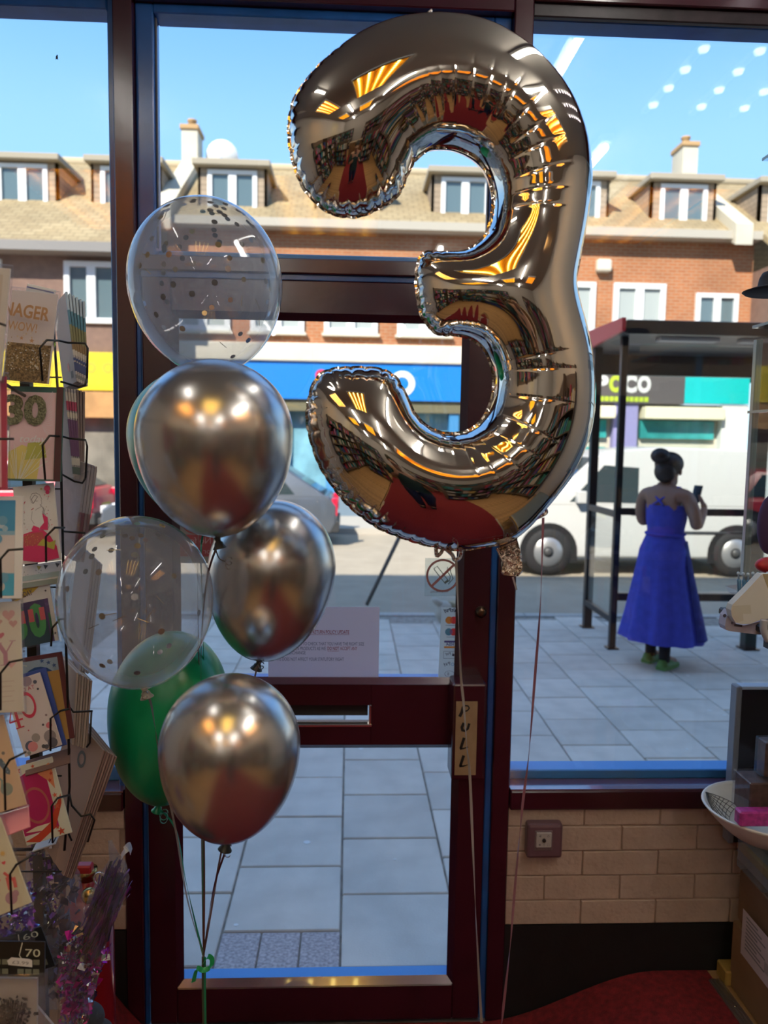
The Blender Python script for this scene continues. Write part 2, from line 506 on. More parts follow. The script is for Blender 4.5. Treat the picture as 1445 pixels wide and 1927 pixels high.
# ------------------------------------------------------------------ shopfront frame
ZT = 2.64
def member(name, a, b, m, parent, ch=.003): return MB().box(a, b, ch=ch).build(name, m, parent)
t1 = empty('trim_1', (-.595, YF, -.15), kind='structure')
member('post', (-.619, YF, -.16), (-.570, YF+.12, ZC), maroon, t1)
member('blue_stop', (-.5705, YF+.012, -.16), (-.558, YF+.1, 1.97), blue_p, t1, .002)
t2 = empty('trim_2', (.44, YF, -.15), kind='structure')
member('post', (.4165, YF, -.16), (.467, YF+.12, ZC), maroon, t2)
member('blue_stop', (.398, YF+.012, -.16), (.4165, YF+.1, 1.97), blue_p, t2, .002)
t3 = empty('trim_3', (0, YF, 2.7), kind='structure')
member('head_rail', (-.57, YF, 2.662), (.4165, YF+.12, ZC), maroon, t3)
member('head_rail', (XL, YF, 2.672), (-.619, YF+.12, ZC), maroon, t3)
member('head_rail', (.467, YF, 2.692), (XR, YF+.12, ZC), maroon, t3)
dk = mat('dark_weathered_paint', (.02, .012, .015, 1), .5, noise=.5, nscale=30)
t4 = empty('trim_4', (0, YF, 2.0), kind='structure')
member('transom', (-.57, YF, 1.981), (.4165, YF+.12, 2.021), maroon, t4)
member('blue_stop', (-.558, YF+.012, 1.9665), (.398, YF+.1, 1.981), blue_p, t4, .001)
# window_1 left display window, window_2 right display window, window_3 fanlight over the door
def window(name, x0, x1, z0, z1, fw, wl, wr, wt, wb, m=None, yo=.03):
    w = empty(name, ((x0+x1)/2, YF+.06, z0), kind='structure')
    y0, y1 = YF+yo, YF+.10
    m = m or blue_p
    if wl: member('jamb', (x0, y0, z0), (x0+wl, y1, z1), m, w)
    if wr: member('jamb', (x1-wr, y0, z0), (x1, y1, z1), m, w)
    if wt: member('head', (x0+wl, y0, z1-wt), (x1-wr, y1, z1), m, w)
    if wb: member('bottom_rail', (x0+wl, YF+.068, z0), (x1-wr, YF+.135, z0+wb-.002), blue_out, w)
    MB().box((x0+wl-.004, YF+.062, z0-.002), (x1-wr+.004, YF+.067, z1-wt+.004)).build('glass_pane', pane, w)
    return w
w1 = window('window_1', XL, -.6195, .557, 2.672, .02, .03, .021, .03, .045)
member('sill', (XL, YF-.012, .503), (-.6195, YF+.1, .557), maroon, w1, .004)
w2 = window('window_2', .4675, XR, .557, 2.692, .02, .0, .03, .035, .030)
member('sill', (.4675, YF-.012, .500), (XR, YF+.1, .557), maroon, w2, .004)
MB().box((.4690, YF-.006, .5565), (XR, YF+.062, .5605)).build('sill_ledge', ledge_m, w2)
MB().box((XL, YF-.006, .5565), (-.6205, YF+.062, .5605)).build('sill_ledge', ledge_m, w1)
member('weathered_bead', (.4675, YF+.012, 2.658), (XR, YF+.03, 2.692), dk, w2, .003)
w3 = window('window_3', -.5695, .416, 2.021, 2.662, .03, .046, .046, .024, .028)
for x0, x1 in ((-.5235, -.519), (.366, .370)):
    member('rebate', (x0, YF+.05, 2.05), (x1, YF+.06, 2.637), mat('grey_putty', (.12, .11, .11, 1), .6), w3, .001)

# door_1: glazed shop door
d1 = empty('door_1', (-.08, YF+.03, -.145), kind='structure')
D0, D1 = YF+.006, YF+.052
member('stile', (-.5545, D0, -.145), (-.478, D1, 1.965), maroon, d1)
member('stile', (.318, D0, -.145), (.3965, D1, 1.965), maroon, d1)
member('top_rail', (-.478, D0, 1.877), (.318, D1, 1.965), maroon, d1)
member('bottom_rail', (-.478, D0, -.145), (.318, D1, -.036), maroon, d1)
# lock rail with the letter slot cut through it
for a, b in (((-.478, .687), (-.19, .862)), ((.068, .687), (.318, .862)), ((-.19, .802), (.068, .862)), ((-.19, .687), (.068, .744))):
    member('lock_rail', (a[0], D0, a[1]), (b[0], D1, b[1]), maroon, d1, .0008)
bead_m = maroon
for z0, z1, nm in ((.862, 1.877, 'upper'), (-.036, .687, 'lower')):
    MB().box((-.482, YF+.026, z0-.004), (.322, YF+.031, z1+.004)).build('glass_pane', pane, d1)
    # sloped glazing beads
    b = .016
    for (p0, p1, inn) in (((-.478, z0), (.318, z0), (0, 1)), ((-.478, z1), (.318, z1), (0, -1)), ((-.478, z0), (-.478, z1), (1, 0)), ((.318, z0), (.318, z1), (-1, 0))):
        ix, iz = inn
        q = [(p0[0], D0+.003, p0[1]), (p1[0], D0+.003, p1[1]), (p1[0]+ix*b, YF+.026, p1[1]+iz*b), (p0[0]+ix*b, YF+.026, p0[1]+iz*b), (p0[0], YF+.026, p0[1]), (p1[0], YF+.026, p1[1])]
        MB().add(q, [(0, 1, 2, 3), (4, 3, 2, 5), (0, 4, 5, 1), (0, 3, 4), (1, 5, 2)]).build('glazing_bead', ledge_m if iz == 1 else bead_m, d1)
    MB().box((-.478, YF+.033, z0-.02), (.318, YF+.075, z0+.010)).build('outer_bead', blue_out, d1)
MB().box((-.19, D1-.004, .758), (.060, D1-.001, .802)).build('letter_flap', mat('dark_flap', (.012, .01, .012, 1), .4), d1)
m = MB().box((-.194, D0-.004, .740), (.072, D0+.02, .7485), ch=.002).box((.062, D0-.004, .7485), (.070, D0+.02, .804), ch=.002).box((-.196, D0-.004, .7485), (-.188, D0+.02, .804), ch=.002)
m.build('letter_plate_frame', chrome, d1)
ph = MB().box((.287, YF-.075, .619), (.379, D0+.002, .890), ch=.006).build('pull_handle', maroon, d1)
X = face_at(0, YF-.0775, 0)
card_b = mat('brown_card', (.38, .25, .135, 1), .8, noise=.12, nscale=30)
MB().box((.296, YF-.0772, .635), (.3545, YF-.075, .842)).build('paper_label', card_b, ph, label='brown card label lettered PULL')
ink = mat('black_ink', (.005, .005, .005, 1), .6)
mm = MB()
def pen(mb, X, pts, w): stroke(mb, X, pts, [q*1.4 for q in w] if isinstance(w, list) else w*1.4, 0, .0004)
for k, ch in enumerate('PULL'):
    zc = (.800, .757, .709, .659)[k]
    x0 = .306
    if ch == 'P':
        pen(mm, X, [(x0, zc), (x0+.006, zc+.013), (x0+.009, zc+.026)], .006)
        pen(mm, X, [(x0+.006, zc+.026), (x0+.013, zc+.031), (x0+.022, zc+.030), (x0+.026, zc+.024), (x0+.021, zc+.017), (x0+.010, zc+.014)], .003)
    if ch == 'U':
        pen(mm, X, [(x0+.012, zc+.026), (x0+.007, zc+.013), (x0+.009, zc+.005), (x0+.015, zc+.003), (x0+.023, zc+.009), (x0+.027, zc+.024)], [.005, .006, .006, .005, .0045, .005])
    if ch == 'L':
        pen(mm, X, [(x0+.014, zc+.032), (x0+.009, zc+.015), (x0+.005, zc+.001)], .0055)
        pen(mm, X, [(x0+.003, zc+.001), (x0+.014, zc+.002), (x0+.026, zc+.006)], [.004, .003, .0015])
mm.build('lettering', ink, ph)
lk = P(905, 1152, YF)
MB().lathe([(.016, 0), (.016, .006), (.012, .009), (.012, .014), (.004, .015)], 24, X=T(lk.x, D0, lk.z) @ rot('X', 90)).build('lock_cylinder', mat('worn_brass', (.18, .12, .08, 1), .35, metal=1), d1)
MB().box((-.575, YF+.0, -.19), (.417, YF+.16, -.148)).build('threshold', alu, d1)

# ------------------------------------------------------------------ stickers and notices on the door glass
YG = YF+.0255
def backlit(name, col, tr=.55):
    m = bpy.data.materials.new(name); m.use_nodes = True; t = m.node_tree; t.nodes.clear()
    o = t.nodes.new('ShaderNodeOutputMaterial'); d = t.nodes.new('ShaderNodeBsdfDiffuse'); l = t.nodes.new('ShaderNodeBsdfTranslucent'); x = t.nodes.new('ShaderNodeMixShader')
    d.inputs[0].default_value = col; l.inputs[0].default_value = col; x.inputs[0].default_value = tr
    t.links.new(d.outputs[0], x.inputs[1]); t.links.new(l.outputs[0], x.inputs[2]); t.links.new(x.outputs[0], o.inputs[0]); MATS[name] = m
    return m
paper = backlit('white_paper', (.82, .78, .84, 1))
nt_ = empty('paper_notice', (-.07, YG, .852), 'white paper notice about the return policy stuck inside the door glass', 'notice')
a, b = P(505, 1141, YG), P(712, 1287, YG)
MB().box((a.x, YG-.0006, b.z+.004), (b.x, YG, a.z)).build('sheet', paper, nt_)
red_ink = mat('red_ink', rgb(165, 45, 55), .7); grey_ink = mat('grey_ink', rgb(105, 100, 125), .7)
X = face_at(0, YG-.0009, 0)
mr, mg = MB(), MB()
def line(mb, txt, px0, px1, py, hpx=8, **k):
    p0, p1 = P(px0, py, YG), P(px1, py, YG)
    add_text(mb, txt, X, p0.x, p0.z-hpx*.0015/2, w=p1.x-p0.x, h=hpx*.00148, **k)
line(mr, 'T RETURN POLICY UPDATE', 583, 657, 1189, 7, bold=.01)
p0, p1 = P(583, 1194, YG), P(657, 1194, YG); stroke(mr, X, [(p0.x, p0.z), (p1.x, p1.z)], .0008)
line(mg, 'RE TO CHECK THAT YOU HAVE THE RIGHT SIZE', 562, 685, 1211, 6.5)
line(mg, 'OSEN PRODUCTS AS WE', 548, 613, 1220, 6.5)
line(mr, 'DO NOT', 616, 638, 1220, 6.5, bold=.01); line(mr, 'ACCEPT ANY', 640, 672, 1220, 6.5)
p0, p1 = P(616, 1225, YG), P(638, 1225, YG); stroke(mr, X, [(p0.x, p0.z), (p1.x, p1.z)], .0008)
line(mg, '/EXCHANGE', 541, 575, 1228, 6.5)
line(mg, 'THIS DOES NOT AFFECT YOUR STATUTORY RIGHT', 518, 647, 1240, 6.5)
mr.build('red_lettering', red_ink, nt_); mg.build('grey_lettering', grey_ink, nt_)

# strip of card-payment logos, printed to be read from the street (so mirrored here)
st = empty('payment_sticker', (.29, YG, .86), 'pale blue strip sticker of mirrored card payment logos beside the door handle', 'sticker')
a, b = P(828, 1143, YG), P(864, 1279, YG)
W, H = .058, a.z-b.z
x0 = .2605
MB().prism([(x0-.003, b.z), (x0+W, b.z), (x0+W, a.z), (x0+.002, a.z)], -.0003, .0003, X=face_at(0, YG, 0)).build('strip', backlit('pale_blue_vinyl', (.76, .85, .88, 1)), st)
cols = [mat('logo_navy', rgb(60, 70, 95), .6), mat('logo_red', rgb(215, 75, 90), .6), mat('logo_amber', rgb(225, 165, 95), .6), mat('logo_coral', rgb(225, 115, 90), .6),
        mat('logo_sky', rgb(95, 165, 215), .6), mat('logo_violet', rgb(150, 110, 180), .6), mat('logo_indigo', rgb(85, 85, 160), .6)]
X = face_at(0, YG-.0007, 0); m = MB()
def zz(py): return P(846, py, YG).z
cx = x0+W*.5
add_text(m, 'SaltPay', X, x0+.008, zz(1154), w=.045, m=0, mirror=True, bold=.02)
def overlap(cx, cz, r, l, rr, mid, dx):
    flat(m, disc_poly(cx-dx, cz, r, n=28), X, l); flat(m, disc_poly(cx+dx, cz, r, n=28), X, rr, .0001)
    import math as _m
    h = _m.sqrt(r*r-dx*dx); aa = _m.atan2(h, dx)
    arc = [(cx-dx+r*_m.cos(-aa+2*aa*i/10), cz+r*_m.sin(-aa+2*aa*i/10)) for i in range(11)]
    arc += [(cx+dx+r*_m.cos(_m.pi-aa+2*aa*i/10), cz+r*_m.sin(_m.pi-aa+2*aa*i/10)) for i in range(11)]
    flat(m, arc, X, mid, .0002)
overlap(cx+.002, zz(1167), .0105, 2, 1, 3, .0066)
overlap(cx+.002, zz(1189), .0105, 4, 1, 5, .0066)
for py, w_ in ((1176.5, .028), (1198.5, .022)): stroke(m, X, [(cx-w_/2, zz(py)), (cx+w_/2, zz(py))], .001, 0)
def bar(z0, z1, x0_, x1_, mi): flat(m, [(x0_, z0), (x1_, z0), (x1_, z1), (x0_, z1)], X, mi)
bar(zz(1209), zz(1205.5), cx-.017, cx+.017, 6); bar(zz(1219.5), zz(1216), cx-.017, cx+.017, 2)
add_text(m, 'VISA', X, cx-.011, zz(1215), w=.022, m=6, mirror=True, shear=.25, bold=.02)
q = (cx-.018, zz(1239), cx+.016, zz(1225.5))
for s_ in (((q[0], q[1]), (q[2], q[1])), ((q[0], q[3]), (q[2], q[3])), ((q[0], q[1]), (q[0], q[3])), ((q[2], q[1]), (q[2], q[3]))): stroke(m, X, s_, .0007, 0)
flat(m, disc_poly(cx+.0095, zz(1232.5), .0035), X, 0); flat(m, disc_poly(cx+.0085, zz(1229), .0014, .0010), X, 0)
add_text(m, 'Pay', X, cx-.013, zz(1234), w=.015, m=0, mirror=True)
ring(m, X, cx+.0085, zz(1250), .0032, .0045, 4, n=14); add_text(m, 'Pay', X, cx-.018, zz(1254), w=.019, m=0, mirror=True)
ring(m, X, cx, zz(1268), .0085, .0092, 0, n=24, rx=1.5)
for r_ in (.004, .006, .008):
    stroke(m, X, [(cx+.002-r_*.7, zz(1268)-r_*.7), (cx+.002-r_, zz(1268)), (cx+.002-r_*.7, zz(1268)+r_*.7)], .0007, 0)
m.build('print', cols, st)

clear_v = glass_mat('clear_vinyl', tint=(.86, .9, .9, 1), ior=1.3, veil=.10, veil_col=(.8, .85, .85, 1))
ns = empty('no_smoking_sticker', (.265, YG, 1.1), 'clear sticker with a red crossed-out cigarette on the door glass', 'sticker')
a, b = P(800, 1050, YG), P(866, 1122, YG)
MB().box((a.x, YG-.0005, b.z), (b.x, YG, a.z)).build('vinyl', clear_v, ns)
X = face_at(0, YG-.0008, 0); m = MB(); c = P(833, 1083, YG)
ring(m, X, c.x, c.z, .041, .047, 0, n=40)
stroke(m, X, [(c.x-.030, c.z-.030), (c.x+.030, c.z+.030)], .007, 0, .0001)
def outline(pts, w, mi=1): stroke(m, X, pts+[pts[0]], w, mi)
ca, sa = math.cos(-.9), math.sin(-.9)
def R2(x, y): return (c.x+.0+x*ca-y*sa, c.z-.004+x*sa+y*ca)
outline([R2(-.034, -.006), R2(.020, -.006), R2(.020, .006), R2(-.034, .006)], .0022)
flat(m, [R2(.014, -.005), R2(.020, -.005), R2(.020, .005), R2(.014, .005)], X, 1)
stroke(m, X, [R2(.022, .006), R2(.012, .018), R2(-.006, .020), R2(-.014, .028)], .0022, 1); stroke(m, X, [R2(.026, .0), R2(.022, .020), R2(.0, .027), R2(-.006, .034)], .0022, 1)
p_ = P(812, 1114, YG); add_text(m, 'NO SMOKING', X, p_.x-.004, p_.z-.002, w=.052, m=2, mirror=True)
m.build('print', [mat('faded_red', rgb(175, 120, 122), .6), mat('grey_green_print', rgb(110, 125, 125), .6), mat('pale_pink_print', rgb(165, 140, 142), .6)], ns)

nf = empty('no_food_sticker', (-.42, YG, 1.19), 'red and grey mirrored no food or drink sticker behind the balloons', 'sticker')
a, b = P(332, 955, YG), P(402, 1060, YG)
MB().box((a.x, YG-.0005, b.z), (b.x, YG, a.z)).build('vinyl', mat('grey_vinyl', rgb(160, 158, 162), .5), nf)
m = MB(); z0 = P(360, 1047, YG).z; z1 = P(360, 1006, YG).z
flat(m, [(a.x+.002, z0), (b.x-.001, z0), (b.x-.001, z1), (a.x+.002, z1)], X, 0)
ring(m, X, (a.x+b.x)/2, z1+.042, .034, .040, 0, n=32)
add_text(m, 'No food', X, a.x+.010, z0+.036, w=.083, m=1, mirror=True, z=.0002)
add_text(m, 'or drink', X, a.x+.020, z0+.008, w=.072, m=1, mirror=True, z=.0002)
zb = P(360, 1054, YG).z; flat(m, [(b.x-.012, zb-.003), (b.x-.001, zb-.003), (b.x-.001, zb+.003), (b.x-.012, zb+.003)], X, 0)
m.build('print', [mat('faded_signal_red', rgb(170, 85, 95), .6), mat('pink_white', rgb(200, 170, 180), .6)], nf)

# wall box under the right window
wb = empty('call_point', (.57, YF-.02, .36), 'purple grey square call point box on the beige brick wall', 'call point')
a, b = P(991, 1548, YF-.02), P(1056, 1612, YF-.02)
pg = mat('purple_grey_paint', (.16, .085, .105, 1), .35)
MB().box((a.x, YF-.032, b.z), (b.x, YF+.004, a.z), ch=.009).build('casing', pg, wb)
p0, p1 = P(1009, 1566, YF-.034), P(1037, 1594, YF-.034)
pw = mat('off_white_plastic', (.5, .46, .44, 1), .4)
kb = MB().box((p0.x-.004, YF-.0335, p1.z-.012), (p1.x+.004, YF-.030, p0.z+.004), ch=.002).build('recess', mat('grey_recess', (.20, .14, .15, 1), .5), wb)
MB().box((p0.x, YF-.038, p1.z), (p1.x, YF-.033, p0.z), ch=.002).build('button_plate', pw, wb)
cx, cz = (p0.x+p1.x)/2, (p0.z+p1.z)/2
MB().lathe([(.0055, 0), (.0055, .004), (.003, .005)], 20, X=T(cx, YF-.037, cz) @ rot('X', 90)).build('button', mat('dark_button', (.03, .02, .02, 1), .4), wb)
m = MB(); X = face_at(0, YF-.0384, 0)
flat(m, [(cx-.016, cz+.012), (cx-.009, cz+.009), (cx-.009, cz+.016)], X); ring(m, X, cx+.012, cz+.012, .002, .0032, n=12)
flat(m, disc_poly(cx-.012, cz-.013, .003), X); ring(m, X, cx, cz-.013, .002, .003, n=12); outl = [(cx+.009, cz-.016), (cx+.015, cz-.016), (cx+.015, cz-.010), (cx+.009, cz-.010)]
stroke(m, X, outl+[outl[0]], .0007)
m.build('symbols', mat('grey_print', (.2, .18, .18, 1), .6), wb)
# ================================================================== SETTING: street
asph = mat('asphalt', (.36, .31, .235, 1), .9, noise=.08, nscale=3, bump=.2, bscale=150)
joint = mat('slab_joint', (.32, .30, .26, 1), .95, noise=.3, nscale=20)
slab_ms = [mat('paving_slab_%d' % i, c, .85, noise=.10, nscale=7, bump=.12, bscale=120) for i, c in enumerate(((.66, .61, .53, 1), (.70, .65, .57, 1), (.61, .57, .50, 1), (.68, .63, .55, 1)))]
paver_m = mat('speckled_paver', (.46, .42, .42, 1), .9, noise=.35, nscale=90)
pv = empty('pavement', (.5, 4.5, ZP-.1), kind='structure')
MB().box((-14, 2.22, ZP-.2), (14, 7.62, ZP-.012)).build('bed', joint, pv)
smesh = []
for sm_ in slab_ms:
    mb = MB().box((-.2055, -.2055, -.04), (.2055, .2055, 0), ch=.004)
    smesh.append(mb.mesh('slab', sm_)[0])
random.seed(11)
cnt = 0
for k in range(-5, 12):
    xc = -.013+.42*k+.21
    y = 2.41 if k == 0 else 2.61 if k == -1 else 2.41+random.uniform(0, .4)
    first = y
    while y+.42 < 7.65:
        if abs(xc) < 1.2+.62*y and cnt < 285:
            me = smesh[random.randrange(4)]
            o = place('slab', me, T(xc, y+.21, ZP-.04+random.uniform(-.0015, .0015)) @ rot('Z', random.choice((0, 90, 180, 270))+random.uniform(-.4, .4)), pv); cnt += 1
        y += .42
    # small speckled pavers make up the gap by the shop
    if first > 2.36:
        for i in range(3):
            MB().box((xc-.21+.14*i+.003, 2.33, ZP-.045), (xc-.21+.14*i+.137, first-.004, ZP-.002), ch=.003).build('paver', paver_m, pv)
for k in range(24):
    x = -11+k*.915
    MB().box((x, 7.64, ZP-.2), (x+.909, 7.78, ZP), ch=.012).build('kerb_stone', mat('kerb_granite', (.45, .44, .41, 1), .8, noise=.15, nscale=30), pv)
struct(MB().box((-40, 7.78, -.6), (40, 15.4, -.32)), 'road', asph)
struct(MB().box((-40, 15.4, -.6), (40, 18.5, -.20)), 'pavement_far', mat('far_paving', (.42, .39, .34, 1), .9))
struct(MB().box((-60, -30, -.8), (60, 60, -.62)), 'ground', asph)
gum = mat('trodden_gum', (.80, .80, .78, 1), .9)
random.seed(5)
m = MB()
for k in range(46):
    x, y = random.uniform(-.9, 2.6), random.uniform(2.4, 6.2); r = random.uniform(.006, .016)
    m.prism(disc_poly(x, y, r, r*random.uniform(.6, 1), 9), ZP-.002, ZP+.001)
props(m.build('gum_spot', gum, pv), kind='stuff')

# litter by the kerb
sk = P(832, 1145, 7.35)
m = MB(); m.ball((sk.x+.02, 7.35, ZP+.10), (.09, .09, .11), n=12, k=8); m.ball((sk.x-.05, 7.33, ZP+.20), (.07, .04, .035), n=10, k=6, X=rot('Y', 30))
m.build('white_sack', mat('cream_sack', (.55, .50, .42, 1), .8, noise=.1, nscale=15, bump=.6, bscale=14), label='crumpled cream sack lying at the kerb outside the door', cat='sack')
m = MB().box((-.13, -.09, 0), (.13, .09, .19), X=T(sk.x+.22, 7.42, ZP) @ rot('Z', 25), ch=.004)
m.build('carton', mat('tan_card', (.42, .33, .2, 1), .8), label='small tan carton beside the cream sack at the kerb', cat='box')
bp = G(690, 1138, ZP); tp = P(790, 930, 7.95)
m = MB().tube([bp+Vector((0, 0, 0)), bp.lerp(tp, .5), tp], .022, 10)
o = m.build('leaning_post', mat('grey_post', (.16, .15, .14, 1), .6), label='thin grey post leaning over at the kerb', cat='post')

# ================================================================== terrace across the street
brick_o = brick_mat('orange_brick', (.36, .125, .045, 1), (.32, .105, .038, 1), (.34, .22, .13, 1), .225, .075, .011, bump=.2)
tile_r = brick_mat('clay_roof_tile', (.33, .26, .145, 1), (.27, .205, .11, 1), (.18, .135, .075, 1), .26, .16, .012, axis='XY', bump=.5)
tile_h = brick_mat('hung_tile', (.36, .28, .20, 1), (.31, .24, .17, 1), (.2, .16, .11, 1), .2, .12, .01, axis='YZ', bump=.4)
cream = mat('cream_render', (.62, .57, .46, 1), .8, noise=.06, nscale=2)
white_r = mat('white_render', (.52, .48, .38, 1), .8, noise=.1, nscale=1.5)
brown_t = mat('brown_hung_tile', (.17, .10, .075, 1), .8, noise=.15, nscale=8)
upvc = mat('white_frame', (.72, .74, .74, 1), .4)
wglass = mat('house_window_glass', (.10, .15, .17, 1), .08, spec=.8)
curtain = mat('net_curtain', (.34, .38, .37, 1), .8)
grey_lead = mat('grey_lead', (.25, .26, .27, 1), .6)
tb = empty('terrace', (2, 18, -.2), 'brick terrace with tiled roof and shops across the street', 'building')
YC, YS = 18.0, 16.6
def zroof(y): return 6.40+(y-17.65)*(8.60-6.40)/(21-17.65)
CX0, CX1 = -4.15, 9.33
MB().box((CX0, YC, 3.72), (CX1, 21, 6.42)).build('brick_wall', brick_o, tb)
MB().box((CX0-9, YS, 3.3), (CX0, 20.9, 5.6)).build('side_wall', brown_t, tb)
MB().box((CX1, YS, 3.3), (CX1+9, 20.9, 5.6)).build('side_wall', brown_t, tb)
def slope(x0, x1, y0, nm='roof_slope'):
    m = MB(); th = .14
    vs = [(x0, y0, zroof(y0)), (x1, y0, zroof(y0)), (x1, 21, zroof(21)), (x0, 21, zroof(21)), (x1, 25, zroof(17)), (x0, 25, zroof(17))]
    vs += [(a, b, c-th) for a, b, c in vs]
    m.add(vs, [(0, 1, 2, 3), (3, 2, 4, 5), (6, 9, 8, 7), (9, 11, 10, 8), (0, 6, 7, 1), (5, 4, 10, 11), (0, 3, 9, 6), (3, 5, 11, 9), (1, 7, 8, 2), (2, 8, 10, 4)])
    m.build(nm, tile_r, tb)
slope(CX0, CX1, 17.66); slope(CX0-9, CX0, 16.2); slope(CX1, CX1+9, 16.2)
MB().tube([(CX0-9, 21, zroof(21)+.02), (CX1+9, 21, zroof(21)+.02)], .12, 10).build('ridge', mat('ridge_tile', (.40, .33, .22, 1), .9), tb)
MB().box((CX0, 17.62, 6.26), (CX1, 18.0, 6.44)).build('eaves_board', mat('eaves_stone', (.40, .37, .31, 1), .8), tb)
for x0, x1 in ((CX0-9, CX0), (CX1, CX1+9)):
    MB().box((x0, 16.12, 5.26), (x1, 16.62, 5.45)).build('eaves_board', mat('eaves_grey', (.22, .21, .20, 1), .8), tb)
# rendered party walls standing up out of the roof, with a chimney at the ridge
for xc, hh in ((CX0-.22, .26), (CX1-.70, .26)):
    prof = [(17.5, zroof(17.5)-.2), (17.5, zroof(17.5)+hh), (20.6, zroof(20.6)+hh), (20.6, 9.38), (21.3, 9.38), (21.3, 8.0)]
    m = MB(); X = Matrix(((0, 0, 1, xc), (1, 0, 0, 0), (0, 1, 0, 0), (0, 0, 0, 1)))
    m.prism(prof, 0, .40, X=X)
    p = m.build('party_wall', white_r, tb)
    MB().box((xc-.04, 20.55, 9.38), (xc+.44, 21.35, 9.50), ch=.02).build('chimney_cap', mat('chimney_terracotta', (.42, .27, .13, 1), .9), p)
    MB().lathe([(.12, 0), (.10, .18), (.13, .2), (.12, .24)], 12, X=T(xc+.2, 20.95, 9.5)).build('chimney_pot', MATS['chimney_terracotta'], p)

def casement(x0, x1, y, z0, z1, parent, lights=2, fw=.09, cur=0):
    """white window with its lights: frame is a part, panes are sub-parts"""
    m = MB()
    m.box((x0, y-.08, z0), (x1, y+.05, z0+fw)).box((x0, y-.08, z1-fw), (x1, y+.05, z1))
    xs_ = [x0+(x1-x0)*i/lights for i in range(lights+1)]
    for i, x in enumerate(xs_):
        w = fw if 0 < i < lights else fw
        xa = x if i == 0 else x-w if i == lights else x-w*.8
        m.box((xa, y-.08, z0+fw), (xa+(w if i in (0, lights) else w*1.6), y+.05, z1-fw))
    f = m.build('window', upvc, parent)
    for i in range(lights):
        MB().box((xs_[i]+.05, y-.01, z0+.05), (xs_[i+1]-.05, y+.02, z1-.05)).build('pane', wglass if not cur else curtain, f)
    return f
for k, xc in enumerate((-3.36, -1.685, -.01, 1.665, 3.34, 5.015, 6.66)):
    if xc > CX0+.7:
        casement(xc-.61, xc+.61, YC, 3.99, 5.28, tb, 2, .12, cur=1)
        MB().box((xc-.66, YC-.14, 3.93), (xc+.66, YC+.02, 3.99)).build('window_sill', cream, tb)
casement(8.0, 9.0, YC, 3.99, 5.1, tb, 2, .1)
for xc in (-12.6, -10.1, -7.75, -5.38):
    casement(xc-.55, xc+.55, YS, 3.9, 5.15, tb, 2, .11)
# dormers
def dormer(xc, w=.78):
    yf = 18.35; z0, z1 = 6.72, 7.70
    m = MB()
    m.box((xc-w, yf, z0-.15), (xc-.56, yf+.1, z1)).box((xc+.56, yf, z0-.15), (xc+w, yf+.1, z1)).box((xc-.56, yf, z1-.05), (xc+.56, yf+.1, z1))
    for s in (-1, 1):      # tile-hung cheeks
        a = xc+s*w
        vs = [(a, yf, z0-.3), (a, 20.2, z1), (a, yf, z1), (a-s*.06, yf, z0-.3), (a-s*.06, 20.2, z1), (a-s*.06, yf, z1)]
        m.add(vs, [(0, 1, 2), (3, 5, 4), (0, 3, 4, 1), (1, 4, 5, 2), (2, 5, 3, 0)])
    d = m.build('dormer', tile_h, tb)
    MB().box((xc-w-.1, yf-.22, z1), (xc+w+.1, 20.0, z1+.14), ch=.02).build('dormer_roof', mat('dormer_felt', (.33, .29, .22, 1), .9), d)
    MB().box((xc-.62, yf-.06, z0-.1), (xc+.62, yf+.04, z0)).build('dormer_sill', upvc, d)
    m = MB(); fw = .09
    m.box((xc-.56, yf-.04, z0), (xc+.56, yf+.06, z0+fw)).box((xc-.56, yf-.04, z1-.14), (xc+.56, yf+.06, z1-.05))
    for xa, xb in ((xc-.56, xc-.46), (xc-.09, xc+.09), (xc+.46, xc+.56)): m.box((xa, yf-.04, z0+fw), (xb, yf+.06, z1-.14))
    m.build('dormer_window', upvc, d)
    MB().box((xc-.5, yf+.02, z0+.02), (xc+.5, yf+.05, z1-.1)).build('pane', wglass, d)
for xc in (-12.7, -10.05, -7.45, -5.15, -2.75, -.1, 2.6, 5.2, 7.75, 10.35): dormer(xc)
ds = P(416, 296, 20.8)
MB().lathe([(.02, 0), (.18, .03), (.33, .10), (.42, .19)], 20, X=T(ds.x, 20.8, ds.z) @ rot('X', -70) @ rot('Z', 20), caps=False).tube([(ds.x, 21.0, 8.5), (ds.x, 20.85, ds.z)], .03, 6).build('satellite_dish', upvc, tb)
fl_ = P(1136, 501, YC-.1)
MB().box((fl_.x-.17, YC-.2, fl_.z-.13), (fl_.x+.17, YC+.02, fl_.z+.15), ch=.05).build('wall_floodlight', cream, tb)
# shop row: blue-fascia shop, grey-and-teal-fascia shop, yellow-fascia shop
BX0, BX1 = CX0, 3.25
MB().box((BX0, YC-.25, 3.33), (BX1, YC+.1, 3.74), ch=.03).build('cornice', cream, tb)
bf = MB().box((BX0, YC-.18, 2.49), (BX1, YC+.1, 3.33)).build('blue_fascia', mat('bright_blue_sign', (.005, .18, .62, 1), .4), tb)
m = MB(); X = face_at(0, YC-.19, 0)
q = P(604, 706, YC-.19); flat(m, disc_poly(q.x, q.z, .13), X, 0); m.build('logo_dot', mat('sign_red', (.60, .02, .06, 1), .5), bf)
q = P(757, 722, YC-.19)
for dx in (0, -.62):
    m = MB(); ring(m, X, q.x+dx, q.z, .15, .29, 0); m.build('logo_ring', mat('sign_white', (.7, .72, .74, 1), .5), bf)
MB().box((BX0, YC+.3, -.2), (BX1, YC+.35, 2.3)).build('shop_glazing', mat('blue_shop_glass', (.16, .34, .42, 1), .15, noise=.5, nscale=1.2), tb)
